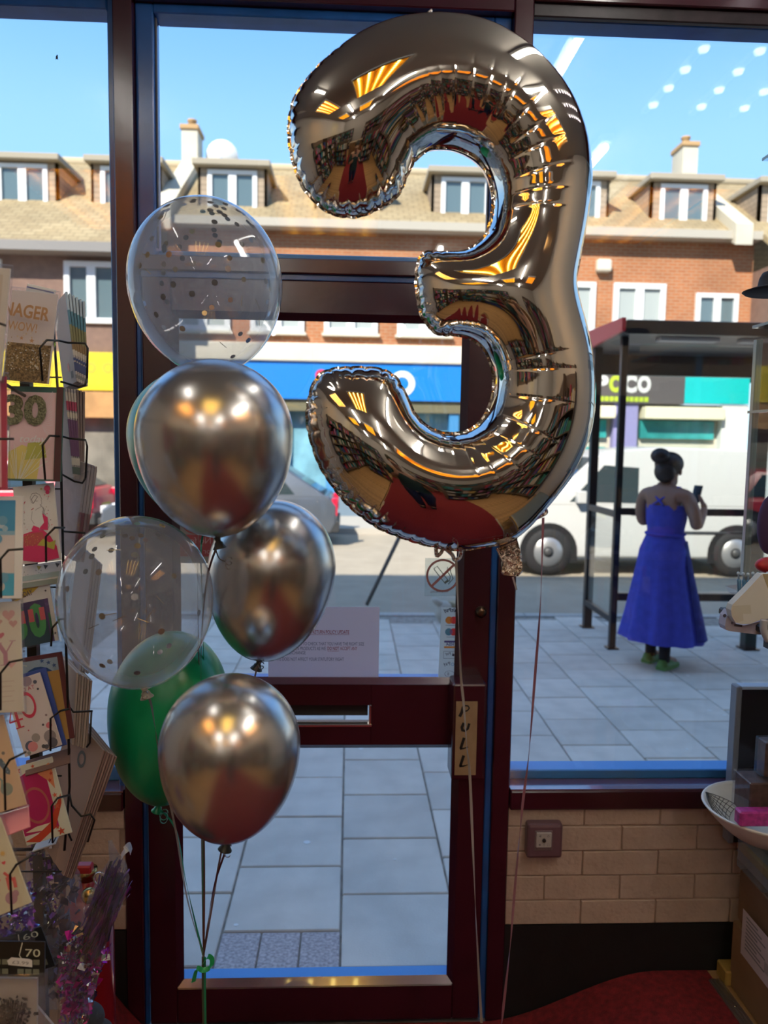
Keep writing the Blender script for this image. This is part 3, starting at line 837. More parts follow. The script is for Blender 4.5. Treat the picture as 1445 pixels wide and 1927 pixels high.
MB().box((BX0, YC-.1, 2.22), (BX1, YC+.3, 2.49)).build('shutter_box', mat('dark_olive_board', (.12, .11, .06, 1), .7), tb)  # dark olive box below the blue fascia
for x in (-4.1, -2.9, -1.75, -.55, .6, 1.25, 2.3, 3.1):
    MB().box((x, YC-.05, -.2), (x+.22, YC+.3, 2.22)).build('blue_pilaster', mat('sky_blue_frame', (.04, .20, .42, 1), .5), tb)
MB().box((BX0, YC-.05, -.2), (BX1, YC+.3, .25)).build('stall_riser', mat('blue_grey_riser', (.14, .2, .26, 1), .6), tb)
# grey / teal shop
GX1 = CX1
MB().box((BX1, YC-.25, 3.30), (GX1, YC+.1, 3.74), ch=.03).build('cornice', mat('dark_cornice', (.10, .10, .11, 1), .7), tb)
gs = MB().box((BX1, YC-.18, 2.52), (7.78, YC+.1, 3.30)).build('grey_fascia', mat('charcoal_sign', (.085, .075, .072, 1), .5), tb)
m = MB(); X = face_at(0, YC-.19, 0)
a, b = P(1118, 738, YC-.19), P(1226, 707, YC-.19); hh = b.z-a.z; w_ = (b.x-a.x)/4
for i, chh in enumerate('POCO'): add_text(m, chh, X, a.x+i*w_+.01, a.z, w=w_*.96, h=hh, m=1 if i == 1 else 0, bold=.06)
for i in range(11):
    x = a.x+.02+i*(b.x-a.x-.05)/11
    flat(m, [(x, a.z-.2), (x+.095, a.z-.2), (x+.095, a.z-.09), (x, a.z-.09)], X, 1)
m.build('lettering', [mat('sign_cream_white', (.62, .62, .58, 1), .5), mat('sign_lime', (.40, .52, .03, 1), .5)], gs)
MB().box((7.78, YC-.2, 2.55), (GX1-.02, YC+.1, 3.30)).build('teal_fascia', mat('bright_teal_sign', (.005, .46, .45, 1), .4), tb)
MB().box((BX1, YC+.1, -.2), (GX1, YC+.3, 2.52)).build('shop_wall', white_r, tb)
for x0, x1 in ((3.4, 4.6), (5.2, 6.12), (6.82, 8.70)):
    MB().box((x0, YC-.35, 2.17), (x1, YC+.1, 2.45), ch=.02).build('canopy', mat('pale_yellow_canopy', (.72, .68, .46, 1), .6), tb)
    MB().box((x0+.02, YC-.02, 1.72), (x1-.1, YC+.12, 2.14)).build('shop_window', mat('teal_glass', (.03, .26, .25, 1), .15, noise=.4, nscale=2), tb)
    MB().box((x0+.02, YC-.02, .5), (x1-.1, YC+.12, 1.5)).build('shop_window', MATS['teal_glass'], tb)
MB().box((6.15, YC-.12, -.2), (6.72, YC+.1, 2.52)).build('lilac_pilaster', mat('lilac_paint', (.24, .23, .42, 1), .6), tb)
MB().box((8.72, YC-.15, -.2), (GX1, YC+.1, 2.52)).build('white_pilaster', mat('bright_white_paint', (.72, .72, .68, 1), .5), tb)
# side shops
for x0, x1 in ((CX0-9, CX0), (CX1, CX1+9)):
    MB().box((x0, YS, -.2), (x1, YS+.4, 3.3)).build('shop_wall', mat('stone_shopfront', (.22, .20, .16, 1), .8, noise=.4, nscale=1.5), tb)
yf_ = MB().box((CX0-6, YS-.12, 2.52), (CX0-.05, YS, 3.3)).build('yellow_fascia', mat('bright_yellow_sign', (.72, .55, .01, 1), .5), tb)
m = MB(); X = face_at(0, YS-.125, 0)
for x in (-6.05, -5.72, -5.4, -5.05): ring(m, X, x, 2.98, .05, .12, 0, n=14)
m.build('lettering', mat('sign_olive', (.52, .40, .02, 1), .6), yf_)
MB().box((CX0-6, YS-.3, 1.95), (CX0-.05, YS, 2.48)).build('orange_awning', mat('tan_orange_board', (.46, .25, .09, 1), .7, noise=.2, nscale=3), tb)
# ================================================================== bus shelter
shl = empty('bus_shelter', (3.4, 6.9, ZP), 'black framed glass bus shelter with a red end panel on the pavement', 'bus shelter')
sblk = mat('shelter_black', (.010, .012, .015, 1), .35)
sgl = glass_mat('shelter_glass', tint=(.93, .95, .95, 1), ior=1.25)
SX0, SX1, SY0, SY1 = 2.27, 3.47, 6.41, 7.17
ZR = 2.44
for (x, y, w) in ((SX0, SY0, .055), (SX0+.02, SY1, .075), (SX1, SY0, .10), (SX1+1.35, SY0, .10)):
    MB().box((x-w/2, y-w/2, ZP), (x+w/2, y+w/2, ZR), ch=.006).build('post', sblk, shl)
    MB().box((x-w/2-.02, y-w/2-.02, ZP), (x+w/2+.02, y+w/2+.02, ZP+.012)).build('base_plate', sblk, shl)
for (x0, x1) in ((SX0+.028, SX1-.05), (SX1+.05, SX1+1.30)):
    MB().box((x0, SY0-.025, .955), (x1, SY0+.025, 1.015), ch=.004).build('rail', sblk, shl)
    MB().box((x0, SY0-.025, .22), (x1, SY0+.025, .285), ch=.004).build('rail', sblk, shl)
    MB().box((x0+.005, SY0-.004, .30), (x1-.005, SY0+.004, .95)).build('glass_panel', sgl, shl)
    MB().box((x0+.005, SY0-.004, 1.02), (x1-.005, SY0+.004, ZR-.06)).build('glass_panel', sgl, shl)
MB().box((SX0-.02, SY0+.03, .93), (SX0+.02, SY1-.04, .985), ch=.004).build('rail', mat('shelter_bench_brown', (.18, .13, .09, 1), .6), shl)
MB().box((SX0-.02, SY0+.03, .02), (SX0+.02, SY1-.04, .075), ch=.004).build('rail', sblk, shl)
MB().box((SX0-.004, SY0+.03, .08), (SX0+.004, SY1-.04, .93)).build('glass_panel', sgl, shl)
rf = MB().box((SX0-.12, 6.12, ZR), (SX0+3.2, 7.72, ZR+.05), ch=.01).build('roof', mat('shelter_roof_grey', (.10, .10, .10, 1), .5), shl)
MB().box((SX0-.10, 6.08, ZR-.02), (SX0+3.2, 6.14, ZR+.09), ch=.008).build('fascia', sblk, shl)
MB().box((SX0-.10, 7.66, 2.24), (SX0+3.2, 7.74, ZR+.09), ch=.008).build('fascia', sblk, shl)
rp_ = MB(); a = SX0-.12
rp_.add([(a, 6.06, ZR-.0), (a, 7.30, ZR-.06), (a, 7.30, ZR+.12), (a, 6.06, ZR+.10), (a-.03, 6.06, ZR-.0), (a-.03, 7.30, ZR-.06), (a-.03, 7.30, ZR+.12), (a-.03, 6.06, ZR+.10)],
        [(0, 1, 2, 3), (4, 7, 6, 5), (0, 4, 5, 1), (1, 5, 6, 2), (2, 6, 7, 3), (3, 7, 4, 0)])
rp_.build('end_panel', mat('bus_red', (.75, .02, .05, 1), .4), shl, label='red end panel')
for x in (2.55, 3.25):
    MB().box((x, 6.35, ZR-.03), (x+.5, 6.47, ZR-.001), ch=.004).build('light_diffuser', mat('pale_diffuser', (.62, .62, .58, 1), .5), shl)

# ================================================================== vehicles (nose towards -X)
tyre = mat('tyre_rubber', (.012, .012, .013, 1), .8); rim_m = mat('alloy_rim', (.42, .42, .42, 1), .35, metal=.7)
cglass = mat('car_glass', (.03, .045, .05, 1), .04, spec=1.0)
def vehicle(name, label, cat, x0, yc, zr, body, belt, cab, hw, tk, wheels, wr, paint, wins, screens, lamps, flip=False):
    """body / cab: side outlines (x, z); hw half width; tk tumblehome; wins: side panes; screens: (a, b) cross panes"""
    e = empty(name, (x0+2, yc, zr), label, cat)
    X = T(x0, yc, zr) @ (Matrix.Diagonal((-1, 1, 1, 1)) @ T(-4.1, 0, 0) if flip else Matrix.Identity(4))
    def w(z): return hw - max(0, z-belt)*tk
    def solid(poly, bev):
        bm = bmesh.new()
        L = [bm.verts.new((x, -w(z), z)) for x, z in poly]; R = [bm.verts.new((x, w(z), z)) for x, z in poly]
        n = len(poly); bm.faces.new(L); bm.faces.new(R[::-1])
        for i in range(n): bm.faces.new((L[(i+1) % n], L[i], R[i], R[(i+1) % n]))
        bmesh.ops.recalc_face_normals(bm, faces=bm.faces[:])
        bmesh.ops.bevel(bm, geom=bm.edges[:], offset=bev, segments=3, profile=.6, affect='EDGES')
        bm.verts.index_update()
        r = ([v.co.copy() for v in bm.verts], [[v.index for v in f.verts] for f in bm.faces]); bm.free(); return r
    m = MB()
    vs, fs = solid(body, .05); m.add(vs, fs, 0, True, X)
    vs, fs = solid(cab, .035); m.add(vs, fs, 0, True, X)
    b = m.build('bodywork', paint, e)
    for pl in wins:
        for s in (-1, 1):
            MB().add([(x, s*(w(z)+.004), z) for x, z in pl]+[(x, s*(w(z)-.02), z) for x, z in pl],
                     [tuple(range(len(pl))), tuple(range(2*len(pl)-1, len(pl)-1, -1))]+[(i, (i+1) % len(pl), len(pl)+(i+1) % len(pl), len(pl)+i) for i in range(len(pl))], 0, False, X).build('side_window', cglass, e)
    for (p, q, nm) in screens:
        (xa, za), (xb, zb) = p, q; d = Vector((xb-xa, 0, zb-za)).normalized(); nn = Vector((-d.z, 0, d.x))*.006
        if nm == 'rear_window': nn = -nn
        A, B = Vector((xa, 0, za))+d*.06+nn, Vector((xb, 0, zb))-d*.06+nn
        wa, wb_ = w(za)-.08, w(zb)-.08
        MB().add([(A.x, -wa, A.z), (A.x, wa, A.z), (B.x, wb_, B.z), (B.x, -wb_, B.z)], [(0, 1, 2, 3)], 0, False, X).build(nm, cglass, e)
    for wx in wheels:
        for s in (-1, 1):
            Y = X @ T(wx, s*(hw-.085), wr) @ rot('X', 90)
            m = MB().lathe([(wr*.62, -.10), (wr*.93, -.10), (wr, -.06), (wr, .06), (wr*.93, .10), (wr*.62, .10)], 28, X=Y, caps=False)
            wv = m.build('wheel', tyre, e)
            m = MB().lathe([(.02, s*-.085), (wr*.60, s*-.095), (wr*.64, s*-.07), (wr*.64, s*.02), (.02, s*.02)][:: 1], 24, X=Y)
            m.build('rim', rim_m, wv)
            MB().lathe([(wr*.18, 0), (wr*.18, .012), (.01, .014)], 14, X=X @ T(wx, s*(hw+.012), wr) @ rot('X', 90 if s < 0 else -90)).build('hub_cap', mat('hub_dark', (.05, .05, .05, 1), .5), wv)
            arc = [(wx+(wr+.07)*math.cos(math.pi*i/16), wr+(wr+.07)*math.sin(math.pi*i/16)) for i in range(17)]+[(wx-wr-.07, .2), (wx+wr+.07, .2)]
            MB().add([(x, s*(hw+.003), max(z, .16)) for x, z in arc]+[(wx, s*(hw+.003), .2)], [tuple(range(len(arc)))], 0, False, X).build('wheel_arch', mat('arch_black', (.006, .006, .007, 1), .9), e)
    for (a, b2, mm, nm) in lamps:
        MB().box(a, b2, X=X, ch=.012).build(nm, mm, e)
    return e
silver = mat('silver_white_paint', (.50, .50, .48, 1), .3, spec=.6, coat=.3)
trimb = mat('dark_bumper', (.03, .032, .035, 1), .5)
lampg = mat('headlamp_clear', (.6, .62, .64, 1), .1)
tail = mat('tail_lamp_red', (.60, .015, .05, 1), .2)
wc = G(1030, 1084, -.32)
VX = wc.x-.84
van = vehicle('van', 'silver white panel van passing behind the bus shelter', 'van', VX, wc.y+.86, -.32,
    [(.10, .26), (.0, .42), (.02, .72), (.16, .90), (.82, 1.06), (4.25, 1.06), (4.28, .40), (4.15, .26)], 1.0,
    [(.74, 1.0), (1.50, 1.70), (1.75, 1.79), (2.5, 1.85), (4.0, 1.82), (4.20, 1.72), (4.26, 1.0)], .86, .14, (.84, 3.55), .345, silver,
    [[(1.12, 1.06), (2.10, 1.05), (2.12, 1.55), (1.62, 1.58)]], [((.80, 1.07), (1.52, 1.72), 'windscreen')],
    [((-.01, -.8, .64), (.12, -.5, .80), lampg, 'headlamp'), ((-.01, .5, .64), (.12, .8, .80), lampg, 'headlamp'), ((-.03, -.84, .30), (.12, .84, .52), trimb, 'bumper'),
     ((2.35, -.875, .62), (3.95, -.855, .66), trimb, 'rub_strip'), ((1.2, -1.0, 1.05), (1.32, -.84, 1.22), silver, 'door_mirror'), ((4.22, -.84, .7), (4.30, -.7, 1.2), tail, 'tail_lamp'), ((2.0, -.872, .88), (2.14, -.85, .91), trimb, 'door_handle')])
m = MB(); X = T(VX, wc.y, -.32)          # pressed panel on the van's side
m.box((2.32, -.004, 1.08), (3.98, .03, 1.62), ch=.012, X=X @ rot('X', -8.0) @ T(0, .15, 0))
m.build('pressed_panel', silver, van)
m = MB().box((3.80, -.012, 1.10), (3.86, .03, 1.58), ch=.012, X=X @ rot('X', -8.0) @ T(0, .15, 0)); m.build('panel_rib', silver, van)

hb_body = [(.08, .22), (0, .4), (.03, .62), (.2, .74), (1.0, .86), (3.95, .90), (4.08, .72), (4.08, .42), (3.98, .24)]
hb_cab = [(.95, .84), (1.75, 1.38), (2.2, 1.44), (3.1, 1.42), (3.95, .86)]
hb_w = [[(1.25, .90), (2.2, .90), (2.2, 1.34), (1.82, 1.33)], [(2.28, .90), (3.35, .92), (3.0, 1.34), (2.28, 1.35)]]
def hatch(name, label, x, y, paint, flip=False, plate=None):
    return vehicle(name, label, 'car', x, y, -.32, hb_body, .86, hb_cab, .84, .32, (.78, 3.30), .31, paint, hb_w,
        [((1.0, .88), (1.76, 1.39), 'windscreen'), ((3.12, 1.40), (3.93, .9), 'rear_window')],
        [((4.0, -.82, .55), (4.10, -.62, .86), tail, 'tail_lamp'), ((4.0, .62, .55), (4.10, .82, .86), tail, 'tail_lamp'), ((-.01, -.78, .55), (.10, -.48, .68), lampg, 'headlamp'), ((-.01, .48, .55), (.1, .78, .68), lampg, 'headlamp'),
         ((3.98, -.82, .26), (4.13, .82, .46), trimb, 'bumper'), ((-.04, -.82, .26), (.1, .82, .46), trimb, 'bumper'), ((4.06, -.26, .5), (4.09, .26, .61), mat('plate_yellow', (.5, .4, .05, 1), .5), 'number_plate'),
         ((1.35, -.96, .86), (1.45, -.83, .98), paint, 'door_mirror')], flip)
cc = P(636, 1005, 14.4)
hatch('car', 'dark grey hatchback with a red tail lamp seen beyond the silver balloons', cc.x-4.10, 14.3, mat('graphite_paint', (.10, .115, .14, 1), .3, metal=.3, coat=.4))
c2 = P(214, 905, 15.6)
hatch('car', 'red car parked by the yellow fascia shop', c2.x-4.1, 15.15, mat('red_car_paint', (.60, .03, .06, 1), .3, coat=.4))

# ================================================================== woman at the bus stop
skin = mat('brown_skin', (.30, .155, .10, 1), .55, noise=.06, nscale=8)
def skinned(name, verts, edges, radii, material, parent, X, sub=2, root=0):
    me = bpy.data.meshes.new(name); me.from_pydata(verts, edges, [])
    ob = bpy.data.objects.new(name, me); COL.objects.link(ob)
    md = ob.modifiers.new('skin', 'SKIN'); md.use_smooth_shade = True
    sv = me.skin_vertices[0].data
    for i, r in enumerate(radii):
        sv[i].radius = (r, r) if not isinstance(r, tuple) else r
        sv[i].use_root = (i == root)
    ss = ob.modifiers.new('sub', 'SUBSURF'); ss.levels = sub; ss.render_levels = sub
    bpy.context.view_layer.update()
    nm = bpy.data.meshes.new_from_object(ob.evaluated_get(bpy.context.evaluated_depsgraph_get()))
    bpy.data.objects.remove(ob)
    nm.materials.clear(); nm.materials.append(material)
    for p in nm.polygons: p.use_smooth = True
    return place(name, nm, X, parent)
def hand(V, E, R, w, wi, fwd, up, side, curl):
    """palm and five unequal fingers rooted at wrist vertex wi"""
    w = Vector(w); fwd, up, side = Vector(fwd).normalized(), Vector(up).normalized(), Vector(side).normalized()
    pi = len(V); V.append(tuple(w+fwd*.055)); R.append((.032, .015)); E.append((wi, pi))
    for k, (o, l) in enumerate(((-.027, .062), (-.009, .072), (.010, .067), (.027, .052))):
        b = w+fwd*.075+side*o
        p1 = b+(fwd*math.cos(curl)+up*math.sin(curl))*l*.55
        p2 = p1+(fwd*math.cos(curl*2.2)+up*math.sin(curl*2.2))*l*.45
        i0 = len(V); V += [tuple(b), tuple(p1), tuple(p2)]; R += [.0095, .0085, .007]; E += [(pi, i0), (i0, i0+1), (i0+1, i0+2)]
    b = w+fwd*.03-side*.03; i0 = len(V)
    V += [tuple(b), tuple(b+fwd*.03-side*.02+up*.014), tuple(b+fwd*.055-side*.014+up*.03)]; R += [.012, .010, .008]; E += [(pi, i0), (i0, i0+1), (i0+1, i0+2)]
def person(loc, yaw, label, skin_m, dress):
    e = empty('person', loc, label, 'person')
    X = T(*loc) @ rot('Z', yaw)
    V = [(0, 0, .93), (0, .01, 1.08), (0, .015, 1.24), (0, -.005, 1.36), (0, .012, 1.43), (0, .05, 1.49), (0, .058, 1.56), (0, .035, 1.625), (0, .10, 1.475), (0, .145, 1.535)]
    E = [(0, 1), (1, 2), (2, 3), (3, 4), (4, 5), (5, 6), (6, 7), (5, 8), (6, 9)]
    R = [(.170, .135), (.135, .112), (.160, .125), (.140, .085), .056, .060, (.078, .090), .062, .034, .017]
    arms = {}
    for s in (1, -1):
        i = len(V)
        V += [(s*.178, -.01, 1.362), (s*(.235 if s > 0 else .215), .05, 1.12), (s*(.19 if s > 0 else .13), .25, 1.235)]
        R += [.060, .048, .031]; E += [(3, i), (i, i+1), (i+1, i+2)]
        V += [(s*.222, .03, 1.22)]; R += [.054]; E.remove((i, i+1)); E += [(i, i+3), (i+3, i+1)]
        arms[s] = i+2
        w = V[i+2]
        hand(V, E, R, w, i+2, (-s*.30, .62, .72) if s > 0 else (.25, .70, .5), (-s*.8, -.2, .5), (0, .75, -.65), .55)
    for s in (1, -1):
        i = len(V)
        V += [(s*.085, 0, .84), (s*.09, .02 - .03*s, .47), (s*.085, -.02-.05*s, .10), (s*.09, .07-.05*s, .045), (s*.095, .14-.05*s, .035)]
        R += [.088, .056, .036, .038, .030]; E += [(0, i), (i, i+1), (i+1, i+2), (i+2, i+3), (i+3, i+4)]
    skinned('body', V, E, R, skin_m, e, X)
    # face: eyes, brows, mouth, ears
    for s in (1, -1):
        MB().ball(X @ Vector((s*.032, .128, 1.555)), .012, n=10, k=6).build('eye', mat('eye_white', (.6, .6, .58, 1), .3), e)
        MB().ball(X @ Vector((s*.083, .045, 1.545)), (.012, .018, .030), n=10, k=6).build('ear', skin_m, e)
    MB().ball(X @ Vector((0, .132, 1.488)), (.024, .010, .008), n=10, k=6, X=rot('Z', yaw)).build('mouth', mat('lip', (.25, .07, .06, 1), .5), e)
    return e, X
wf = G(1238, 1251, ZP)
pe, X = person((wf.x, wf.y, ZP), -50, 'person in a long blue strappy dress looking at a phone by the bus shelter', skin, None)
hair = mat('black_hair', (.010, .008, .008, 1), .5, bump=.4, bscale=40)
m = MB(); m.ball(X @ Vector((0, .022, 1.602)), (.108, .115, .098), n=20, k=12, X=rot('Z', -50)); m.ball(X @ Vector((0, -.038, 1.545)), (.085, .068, .090), n=16, k=10, X=rot('Z', -50))
m.build('hair', hair, pe)
MB().ball(X @ Vector((-.02, -.085, 1.665)), (.074, .068, .062), n=16, k=10).build('hair_bun', hair, pe)
blue_d = mat('cobalt_cotton', (.045, .058, .44, 1), .85, noise=.15, nscale=18)
navy_d = mat('indigo_cotton', (.022, .028, .20, 1), .85, noise=.2, nscale=18)
def dress_mesh(prof, a0, a1, n, folds, X, grow=0, sm=True):
    vs = []; fs = []
    full = a1-a0 > 6.2
    for (z, rx, ry, oy, fa) in prof:
        for k in range(n+ (0 if full else 1)):
            a = a0+(a1-a0)*k/n
            w = 1+fa*(math.sin(folds*a)+.5*math.sin((folds*2+1)*a+1.3))
            vs.append((math.cos(a)*(rx+grow)*w, oy+math.sin(a)*(ry+grow)*w, z))
    nn = n if full else n+1
    for i in range(len(prof)-1):
        for k in range(n):
            k2 = (k+1) % nn
            fs.append((i*nn+k, i*nn+k2, (i+1)*nn+k2, (i+1)*nn+k))
    return MB().add(vs, fs, 0, sm, X)
prof = [(.215, .325, .27, .02, .045), (.40, .285, .235, .02, .04), (.60, .245, .20, .01, .03), (.80, .205, .175, 0, .012), (.93, .188, .160, 0, .004), (1.04, .148, .128, .012, 0), (1.08, .142, .122, .015, 0), (1.18, .158, .136, .02, 0), (1.285, .160, .126, .012, 0)]
dress_mesh(prof, 0, 2*math.pi, 64, 9, X).build('dress', blue_d, pe, label='cobalt blue dress')
dress_mesh([(.245, .335, .30, .03, .05), (.5, .28, .245, .02, .04), (.8, .22, .20, 0, .015), (1.0, .165, .15, .02, 0)], -.12, 1.9, 24, 9, X, .004).build('overskirt', navy_d, pe, label='dark indigo front panel')
MB().tube([X @ Vector(p) for p in ((.0, .0, 1.03),)]*1+[X @ Vector((.149*math.cos(a), .012+.131*math.sin(a), 1.055)) for a in [2*math.pi*i/24 for i in range(25)]][1:], .012, 6).build('waistband', blue_d, pe)
for s in (1, -1):
    pts = [X @ Vector(p) for p in ((s*.10, .125, 1.28), (s*.105, .085, 1.37), (s*.10, .01, 1.425), (s*.085, -.065, 1.39), (-s*.045, -.125, 1.285))]
    MB().tube(spline(pts, 5), .0085, 6).build('strap', blue_d, pe)
green = mat('lime_green_shoe', (.10, .24, .05, 1), .6); sock = mat('black_sock', (.012, .012, .016, 1), .9)
for s in (1, -1):
    dy = -.05*s
    q = [(-.038, -.075), (.038, -.075), (.044, .0), (.048, .09), (.036, .165), (.0, .19), (-.036, .165), (-.046, .09), (-.042, 0)]
    Y = X @ T(s*.09, -.01+dy, 0)
    m = MB().prism(q, 0, .028, X=Y)
    top = [(x*.92, y*.95, .028) for x, y in q]+[(x*.6, y*.55-.02, .078) for x, y in q]
    n = len(q); m.add(top, [(i, (i+1) % n, n+(i+1) % n, n+i) for i in range(n)]+[tuple(range(n, 2*n))], 0, True, Y)
    m.build('shoe', green, pe)
    MB().lathe([(.043, .06), (.042, .12), (.046, .20)], 16, X=X @ T(s*.085, -.02+dy, 0)).build('sock', sock, pe)
ph_c = X @ Vector((.085, .335, 1.36))
m = MB().box((-.036, -.005, -.075), (.036, .005, .075), X=T(*ph_c) @ rot('Z', -50) @ rot('X', -22), ch=.003)
m.build('mobile_phone', mat('dark_phone', (.02, .02, .022, 1), .25), label="dark mobile phone held up in the hands of the person in blue", cat='phone')
# ================================================================== silver foil figure 3
YB3 = 1.27
def z1(x, y): return (520+x/2.3306, y/2.3306)
def z2(x, y): return (560+x/2.4914, 440+y/2.4914)
outer = [z1(*p) for p in ((330, 958), (240, 945), (180, 905), (130, 850), (95, 785), (70, 700), (58, 610), (60, 540), (78, 470), (105, 415), (150, 355), (205, 295), (285, 228), (380, 165), (500, 115), (620, 90), (710, 85), (800, 88), (900, 105), (1000, 145), (1100, 205), (1190, 285), (1270, 380), (1330, 490), (1370, 610), (1385, 720), (1387, 800), (1377, 900), (1362, 1000), (1343, 1100), (1328, 1180))]
outer += [z2(*p) for p in ((1306, 232), (1318, 300), (1343, 380), (1368, 470), (1388, 560), (1398, 660), (1400, 760), (1393, 860), (1370, 960), (1330, 1060), (1280, 1150), (1210, 1240), (1130, 1330), (1055, 1405), (980, 1445), (900, 1462), (790, 1478), (700, 1476), (600, 1455), (500, 1425), (400, 1385), (325, 1340), (250, 1280), (180, 1200), (120, 1110), (80, 1020), (55, 930), (46, 850), (55, 770), (78, 705), (110, 663), (165, 638), (250, 632), (340, 632), (400, 642), (450, 670), (480, 710), (500, 745), (520, 790), (543, 840), (582, 885), (625, 914), (680, 934), (740, 938), (800, 925), (850, 892), (890, 840), (915, 770), (925, 700), (920, 640), (900, 580), (870, 532), (835, 500), (790, 481), (740, 472), (690, 474), (645, 462), (610, 425), (582, 390), (568, 340), (560, 280), (555, 200), (561, 150), (576, 110), (605, 90), (650, 87), (700, 90), (760, 88), (805, 73), (852, 40), (890, 0))]
outer += [z1(*p) for p in ((926, 1018), (945, 960), (955, 880), (945, 800), (915, 730), (870, 682), (800, 650), (740, 643), (680, 651), (632, 680), (602, 712), (577, 757), (560, 800), (545, 838), (520, 870), (485, 897), (440, 922), (395, 945))]
cen = P(840, 560, YB3)
def loc3(px, py):
    p = P(px, py, YB3); return (p.x-cen.x, p.z-cen.z)
knots = [Vector((*loc3(*p), 0)) for p in outer]
oc = [(p.x, p.y) for p in spline(knots, 12, True)]
def resample(pts, step):
    pts = np.array(pts+[pts[0]]); d = np.r_[0, np.cumsum(np.hypot(*np.diff(pts, axis=0).T))]
    n = int(d[-1]/step); s = np.linspace(0, d[-1], n, endpoint=False)
    return np.c_[np.interp(s, d, pts[:, 0]), np.interp(s, d, pts[:, 1])], s, d
OC, S, dcum = resample(oc, .0026)
def s_of(px, py):
    q = np.array(loc3(px, py)); return S[np.argmin(((OC-q)**2).sum(1))]
tan = np.roll(OC, -3, 0)-np.roll(OC, 3, 0); tan /= np.linalg.norm(tan, axis=1)[:, None]
area = .5*np.sum(OC[:, 0]*np.roll(OC[:, 1], -1)-np.roll(OC[:, 0], -1)*OC[:, 1])
sgn = 1 if area > 0 else -1
NI = np.c_[-tan[:, 1], tan[:, 0]]*sgn                       # inward normals
Ltot = dcum[-1]
# puckered ends: scallops along the seam
rng = np.random.RandomState(4)
cusps = []
def pucker(a, b, step, depth, ln):
    s0, s1 = s_of(*a), s_of(*b)
    if s1 < s0: s1 += Ltot
    s = s0
    while s < s1:
        cusps.append((s % Ltot, depth*rng.uniform(.7, 1.15), ln*rng.uniform(.7, 1.3))); s += step*rng.uniform(.75, 1.25)
pucker(z1(600, 712), z1(285, 228), .0225, .0036, .032) if s_of(*z1(600, 712)) < s_of(*z1(285, 228)) else pucker(z1(600, 712), z1(285, 228), .0225, .0036, .032)
pucker(z2(700, 1476), z2(500, 745), .0225, .0036, .032)
pucker(z2(720, 472), z2(700, 90), .0160, .0034, .020)
pucker(z2(543, 840), z2(850, 892), .020, .0012, .012)
ind = np.zeros(len(OC))
for s, dp, ln in cusps:
    ds = np.abs((S-s+Ltot/2) % Ltot-Ltot/2); ind += dp*.8*np.exp(-ds/.0026)
OC2 = OC+NI*np.minimum(ind, .005)[:, None]
# creases running in from the seam: (x, y) start, end in local metres
cre = []
for (a, b) in (((577, 650), (528, 600)), ((607, 612), (540, 518)), ((636, 602), (585, 465)), ((668, 584), (610, 392)), ((700, 562), (658, 370)), ((738, 560), (725, 310)), ((800, 548), (818, 292)), ((852, 552), (922, 302)), ((912, 582), (968, 372)), ((925, 590), (1055, 365)), ((960, 645), (1140, 450)), ((990, 690), (1215, 540)), ((1000, 745), (1260, 635)), ((1010, 825), (1290, 755)), ((1005, 890), (1340, 858)), ((1010, 950), (1325, 945)), ((780, 1120), (775, 1185)), ((800, 1118), (800, 1190)), ((820, 1110), (832, 1195)),
               ((760, 600), (765, 420)), ((880, 600), (945, 470)), ((700, 600), (690, 460))):
    cre.append((loc3(*z1(*a)), loc3(*z1(*b)), .0013 if len(cre) < 19 else .0006, .0017))
for (a, b) in (((740, 452), (725, 330)), ((765, 452), (745, 320)), ((790, 455), (775, 312)), ((812, 460), (802, 305)), ((960, 610), (1335, 540)), ((975, 650), (1365, 645)), ((960, 765), (1320, 815)), ((930, 860), (1215, 1010)), ((880, 940), (1115, 1070)), ((830, 975), (1040, 1145)), ((780, 985), (910, 1175)), ((740, 985), (805, 1160)), ((690, 975), (700, 1100)), ((650, 950), (615, 1028)), ((600, 920), (560, 975)), ((770, 88), (765, 160)), ((795, 85), (800, 165)), ((740, 95), (735, 150)), ((905, 1440), (880, 1380)), ((960, 1425), (935, 1370))):
    cre.append((loc3(*z2(*a)), loc3(*z2(*b)), .0013, .0017))
for s, dp, ln in cusps:
    i = int(np.argmin(np.abs(S-s))); a = OC[i]-NI[i]*.002; b = OC[i]+NI[i]*ln
    cre.append((tuple(a), tuple(b), dp*.95, .0030))
# inflate: solve Poisson's equation inside the outline, height = sqrt(2u)
hg = .0026
lo = OC2.min(0)-.01; hi = OC2.max(0)+.01
gx = np.arange(lo[0], hi[0], hg); gz = np.arange(lo[1], hi[1], hg)
GX, GZ = np.meshgrid(gx, gz, indexing='ij')
ins = np.zeros(GX.shape, bool)
xa, za = OC2[:, 0], OC2[:, 1]; xb, zb = np.roll(xa, -1), np.roll(za, -1)
for i in range(len(xa)):
    if za[i] == zb[i]: continue
    c_ = (za[i] > GZ) != (zb[i] > GZ)
    ins ^= c_ & (GX < (xb[i]-xa[i])*(GZ-za[i])/(zb[i]-za[i])+xa[i])
U = np.zeros(GX.shape); II, JJ = np.indices(GX.shape)
msk = [ins & ((II+JJ) % 2 == k) for k in (0, 1)]
om = 1.93
for it in range(420):
    for k in (0, 1):
        nb = np.zeros_like(U)
        nb[1:-1, 1:-1] = (U[2:, 1:-1]+U[:-2, 1:-1]+U[1:-1, 2:]+U[1:-1, :-2]+hg*hg)*.25
        U = np.where(msk[k], U+om*(nb-U), U)
